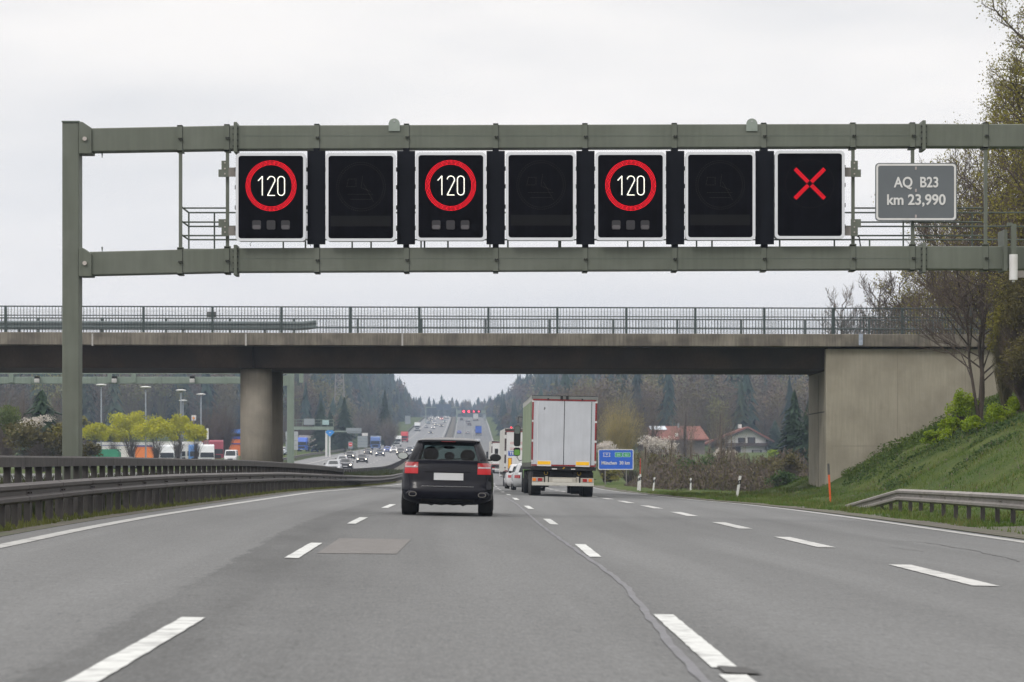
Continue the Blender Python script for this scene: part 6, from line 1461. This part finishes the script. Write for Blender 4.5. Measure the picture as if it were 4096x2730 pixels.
for a,b in ((le,rt),(re_,rt)): m.prism([(a[0],a[1]-.34),(b[0],b[1]-.34),(b[0],b[1]-.62),(a[0],a[1]-.62)] if a is le else [(b[0],b[1]-.34),(a[0],a[1]-.34),(a[0],a[1]-.62),(b[0],b[1]-.62)],Y-1.65,Y-1.61)
m.build('barge_board',WOOD,rf,org=o)
MB().box(x(2960),x(2974),Y+5,Y+6,z(1712),z(1697)).build('chimney',WHITEP,rf,org=o)
MB().box(gl-.3,grt+.3,Y-1.5,Y-1.35,z(1784),z(1773)).box(gl-.3,grt+.3,Y-1.5,Y,z(1787),z(1784)).build('balcony',WOOD,h,org=o)
MB().box(gl,x(2963),Y-.06,Y-.001,z(1827),z(1788)).build('wood_cladding',WOOD,h,org=o)
for a,b,c,d in ((2952,2981,1752,1772),(2990,3021,1750,1776),(3007,3047,1801,1820)):
    f=MB().box(x(a),x(b),Y-.09,Y-.0605 if 0 else Y-.004,z(d),z(c)).build('window',WOOD,h,org=o); MB().box(x(a)+.35,x(b)-.35,Y-.12,Y-.092,z(d)+.15,z(c)-.1).build('pane',WIN if b<3040 else mat('pane_curtain',(.3,.3,.29),.4),f,org=o)
Y=600; s=F/Y; o=(x(2700),Y,(CY-1826)/s)
o=((2700-CX)/s,Y,(CY-1830)/s); h=thing('long_farmhouse','long low farmhouse with red tiled roof and skylights','house',o)
xx=lambda px:(px-CX)/s; zz=lambda y:(CY-y)/s
MB().box(xx(2590),xx(2820),Y+.8,Y+10,o[2]-1,zz(1760)).build('wall',mat('tan_wall',(.2,.175,.155),.9),h,org=o)  # one even dark tan, duller than the gabled house's plaster
m=MB(); x0,x1=xx(2575),xx(2835); m.add([(x0+.2,Y-1.5,zz(1757)),(x1,Y-1.5,zz(1757)),(x1-1.5,Y+5,zz(1704)),(x0-.2+1.2,Y+5,zz(1704)),(x0,Y+11.5,zz(1757)),(x1,Y+11.5,zz(1757)),(x0+.2,Y-1.5,zz(1757)-.3),(x1,Y-1.5,zz(1757)-.3),(x0,Y+11.5,zz(1757)-.3),(x1,Y+11.5,zz(1757)-.3)],[(0,1,2,3),(3,2,5,4),(1,7,9,5,2),(0,3,4,8,6),(0,6,7,1),(6,8,9,7)])
rf=m.build('roof',TILE,h,org=o)
sl=lambda t_:(Y-1.5+6.5*t_,zz(1757)+(zz(1704)-zz(1757))*t_)
a,b=sl(.68),sl(.97); m=MB(); m.add([(xx(2606),a[0]-.05,a[1]+.1),(xx(2672),a[0]-.05,a[1]+.1),(xx(2664),b[0]-.05,b[1]+.1),(xx(2596),b[0]-.05,b[1]+.1)],[(0,1,2,3)]); m.build('solar_panel',mat('panel_sky',(.55,.6,.66),.15,.6,.1,3),rf,org=o)
MB().box(xx(2716),xx(2723),Y+4,Y+5,zz(1712),zz(1692)).build('chimney',BD,rf,org=o)
MB().box(xx(2700),xx(2712),Y-.2,Y+.0,zz(1757),zz(1733)).build('dormer',PLAST,rf,org=o)
shrub('garden_bush','light green garden bush right of the gabled house',3090,1817,500,45,34,301,LBR,500,.25)

# ------------------------------------------------------------------ sky, light, air, camera
w=bpy.data.worlds.new('World'); sc.world=w; w.use_nodes=True; nt=w.node_tree; nt.nodes.clear(); L=nt.links.new
SUN_EL,SUN_AZ=R(42),R(215)   # azimuth clockwise from +Y: behind us, to the left
sky=N(nt,'ShaderNodeTexSky',sky_type='NISHITA'); sky.sun_disc=False; sky.sun_elevation=SUN_EL; sky.sun_rotation=SUN_AZ; sky.dust_density=3
tc=N(nt,'ShaderNodeTexCoord'); sp=N(nt,'ShaderNodeSeparateXYZ'); L(tc.outputs['Generated'],sp.inputs[0])
mg=N(nt,'ShaderNodeMapping'); mg.inputs['Scale'].default_value=(3.2,3.2,14); L(tc.outputs['Generated'],mg.inputs[0])
n1=N(nt,'ShaderNodeTexNoise'); n1.inputs['Scale'].default_value=1.3; n1.inputs['Detail'].default_value=5; n1.inputs['Roughness'].default_value=.5; L(mg.outputs[0],n1.inputs[0])
cr=N(nt,'ShaderNodeValToRGB'); cr.color_ramp.elements[0].position=.36; cr.color_ramp.elements[0].color=(.90,.89,.885,1); cr.color_ramp.elements[1].position=.62; cr.color_ramp.elements[1].color=(1.10,1.06,1.02,1); L(n1.outputs['Fac'],cr.inputs[0])
# overcast: brighter overhead than at the horizon
mr=N(nt,'ShaderNodeMapRange'); mr.inputs[1].default_value=.2; mr.inputs[2].default_value=1; mr.inputs[3].default_value=1; mr.inputs[4].default_value=2.3; L(sp.outputs['Z'],mr.inputs[0])
lo=N(nt,'ShaderNodeMapRange'); lo.inputs[1].default_value=0; lo.inputs[2].default_value=.09; lo.inputs[3].default_value=.0; lo.inputs[4].default_value=1.; L(sp.outputs['Z'],lo.inputs[0])
hz=N(nt,'ShaderNodeMix',data_type='RGBA'); L(lo.outputs[0],hz.inputs[0]); hz.inputs[6].default_value=(.97,.915,.86,1); L(cr.outputs[0],hz.inputs[7])
vm=N(nt,'ShaderNodeVectorMath',operation='SCALE'); L(hz.outputs[2],vm.inputs[0]); L(mr.outputs[0],vm.inputs['Scale'])
b1=N(nt,'ShaderNodeBackground'); L(sky.outputs[0],b1.inputs[0]); b1.inputs[1].default_value=.05
b2=N(nt,'ShaderNodeBackground'); L(vm.outputs[0],b2.inputs[0]); b2.inputs[1].default_value=1.0
mx=N(nt,'ShaderNodeMixShader'); mx.inputs[0].default_value=.95; L(b1.outputs[0],mx.inputs[1]); L(b2.outputs[0],mx.inputs[2]); ow=N(nt,'ShaderNodeOutputWorld'); L(mx.outputs[0],ow.inputs[0])
sl_=bpy.data.lights.new('sun','SUN'); sl_.energy=1.1; sl_.angle=R(14); sl_.color=(1,.96,.9); so=bpy.data.objects.new('sun',sl_); col.objects.link(so)
d=Vector((math.sin(SUN_AZ)*math.cos(SUN_EL),math.cos(SUN_AZ)*math.cos(SUN_EL),math.sin(SUN_EL))); so.rotation_euler=d.to_track_quat('Z','Y').to_euler(); so.location=(0,0,60)
hb=MB().box(-800,700,-30,3650,-12,140); hm=bpy.data.materials.new('haze'); hm.use_nodes=True; nt=hm.node_tree; nt.nodes.clear(); pv=N(nt,'ShaderNodeVolumePrincipled'); pv.inputs['Color'].default_value=(.62,.76,1,1); pv.inputs['Density'].default_value=.00021; pv.inputs['Anisotropy'].default_value=.2
oo=N(nt,'ShaderNodeOutputMaterial'); nt.links.new(pv.outputs[0],oo.inputs['Volume']); hz_=hb.build('haze',hm); tag(hz_,kind='stuff',label='thin bluish haze in the air over the valley'); 
cam=bpy.data.cameras.new('camera'); co=bpy.data.objects.new('camera',cam); col.objects.link(co); sc.camera=co
co.location=(0,0,0); co.rotation_euler=(R(90),0,0); cam.sensor_width=36; cam.lens=F/4096*36; cam.shift_x=0; cam.shift_y=(CY-1365)/4096; cam.clip_start=.5; cam.clip_end=8000
cam.dof.use_dof=True; cam.dof.focus_distance=56; cam.dof.aperture_fstop=5.6
vs=sc.view_settings; sc.display_settings.display_device='sRGB'; vs.view_transform='Standard'; vs.look='None'; vs.gamma=1; vs.exposure=0
cy=sc.cycles if hasattr(sc,'cycles') else None
if cy: cy.max_bounces=6; cy.transparent_max_bounces=10; cy.volume_bounces=0; cy.diffuse_bounces=3; cy.glossy_bounces=3; cy.use_denoising=True
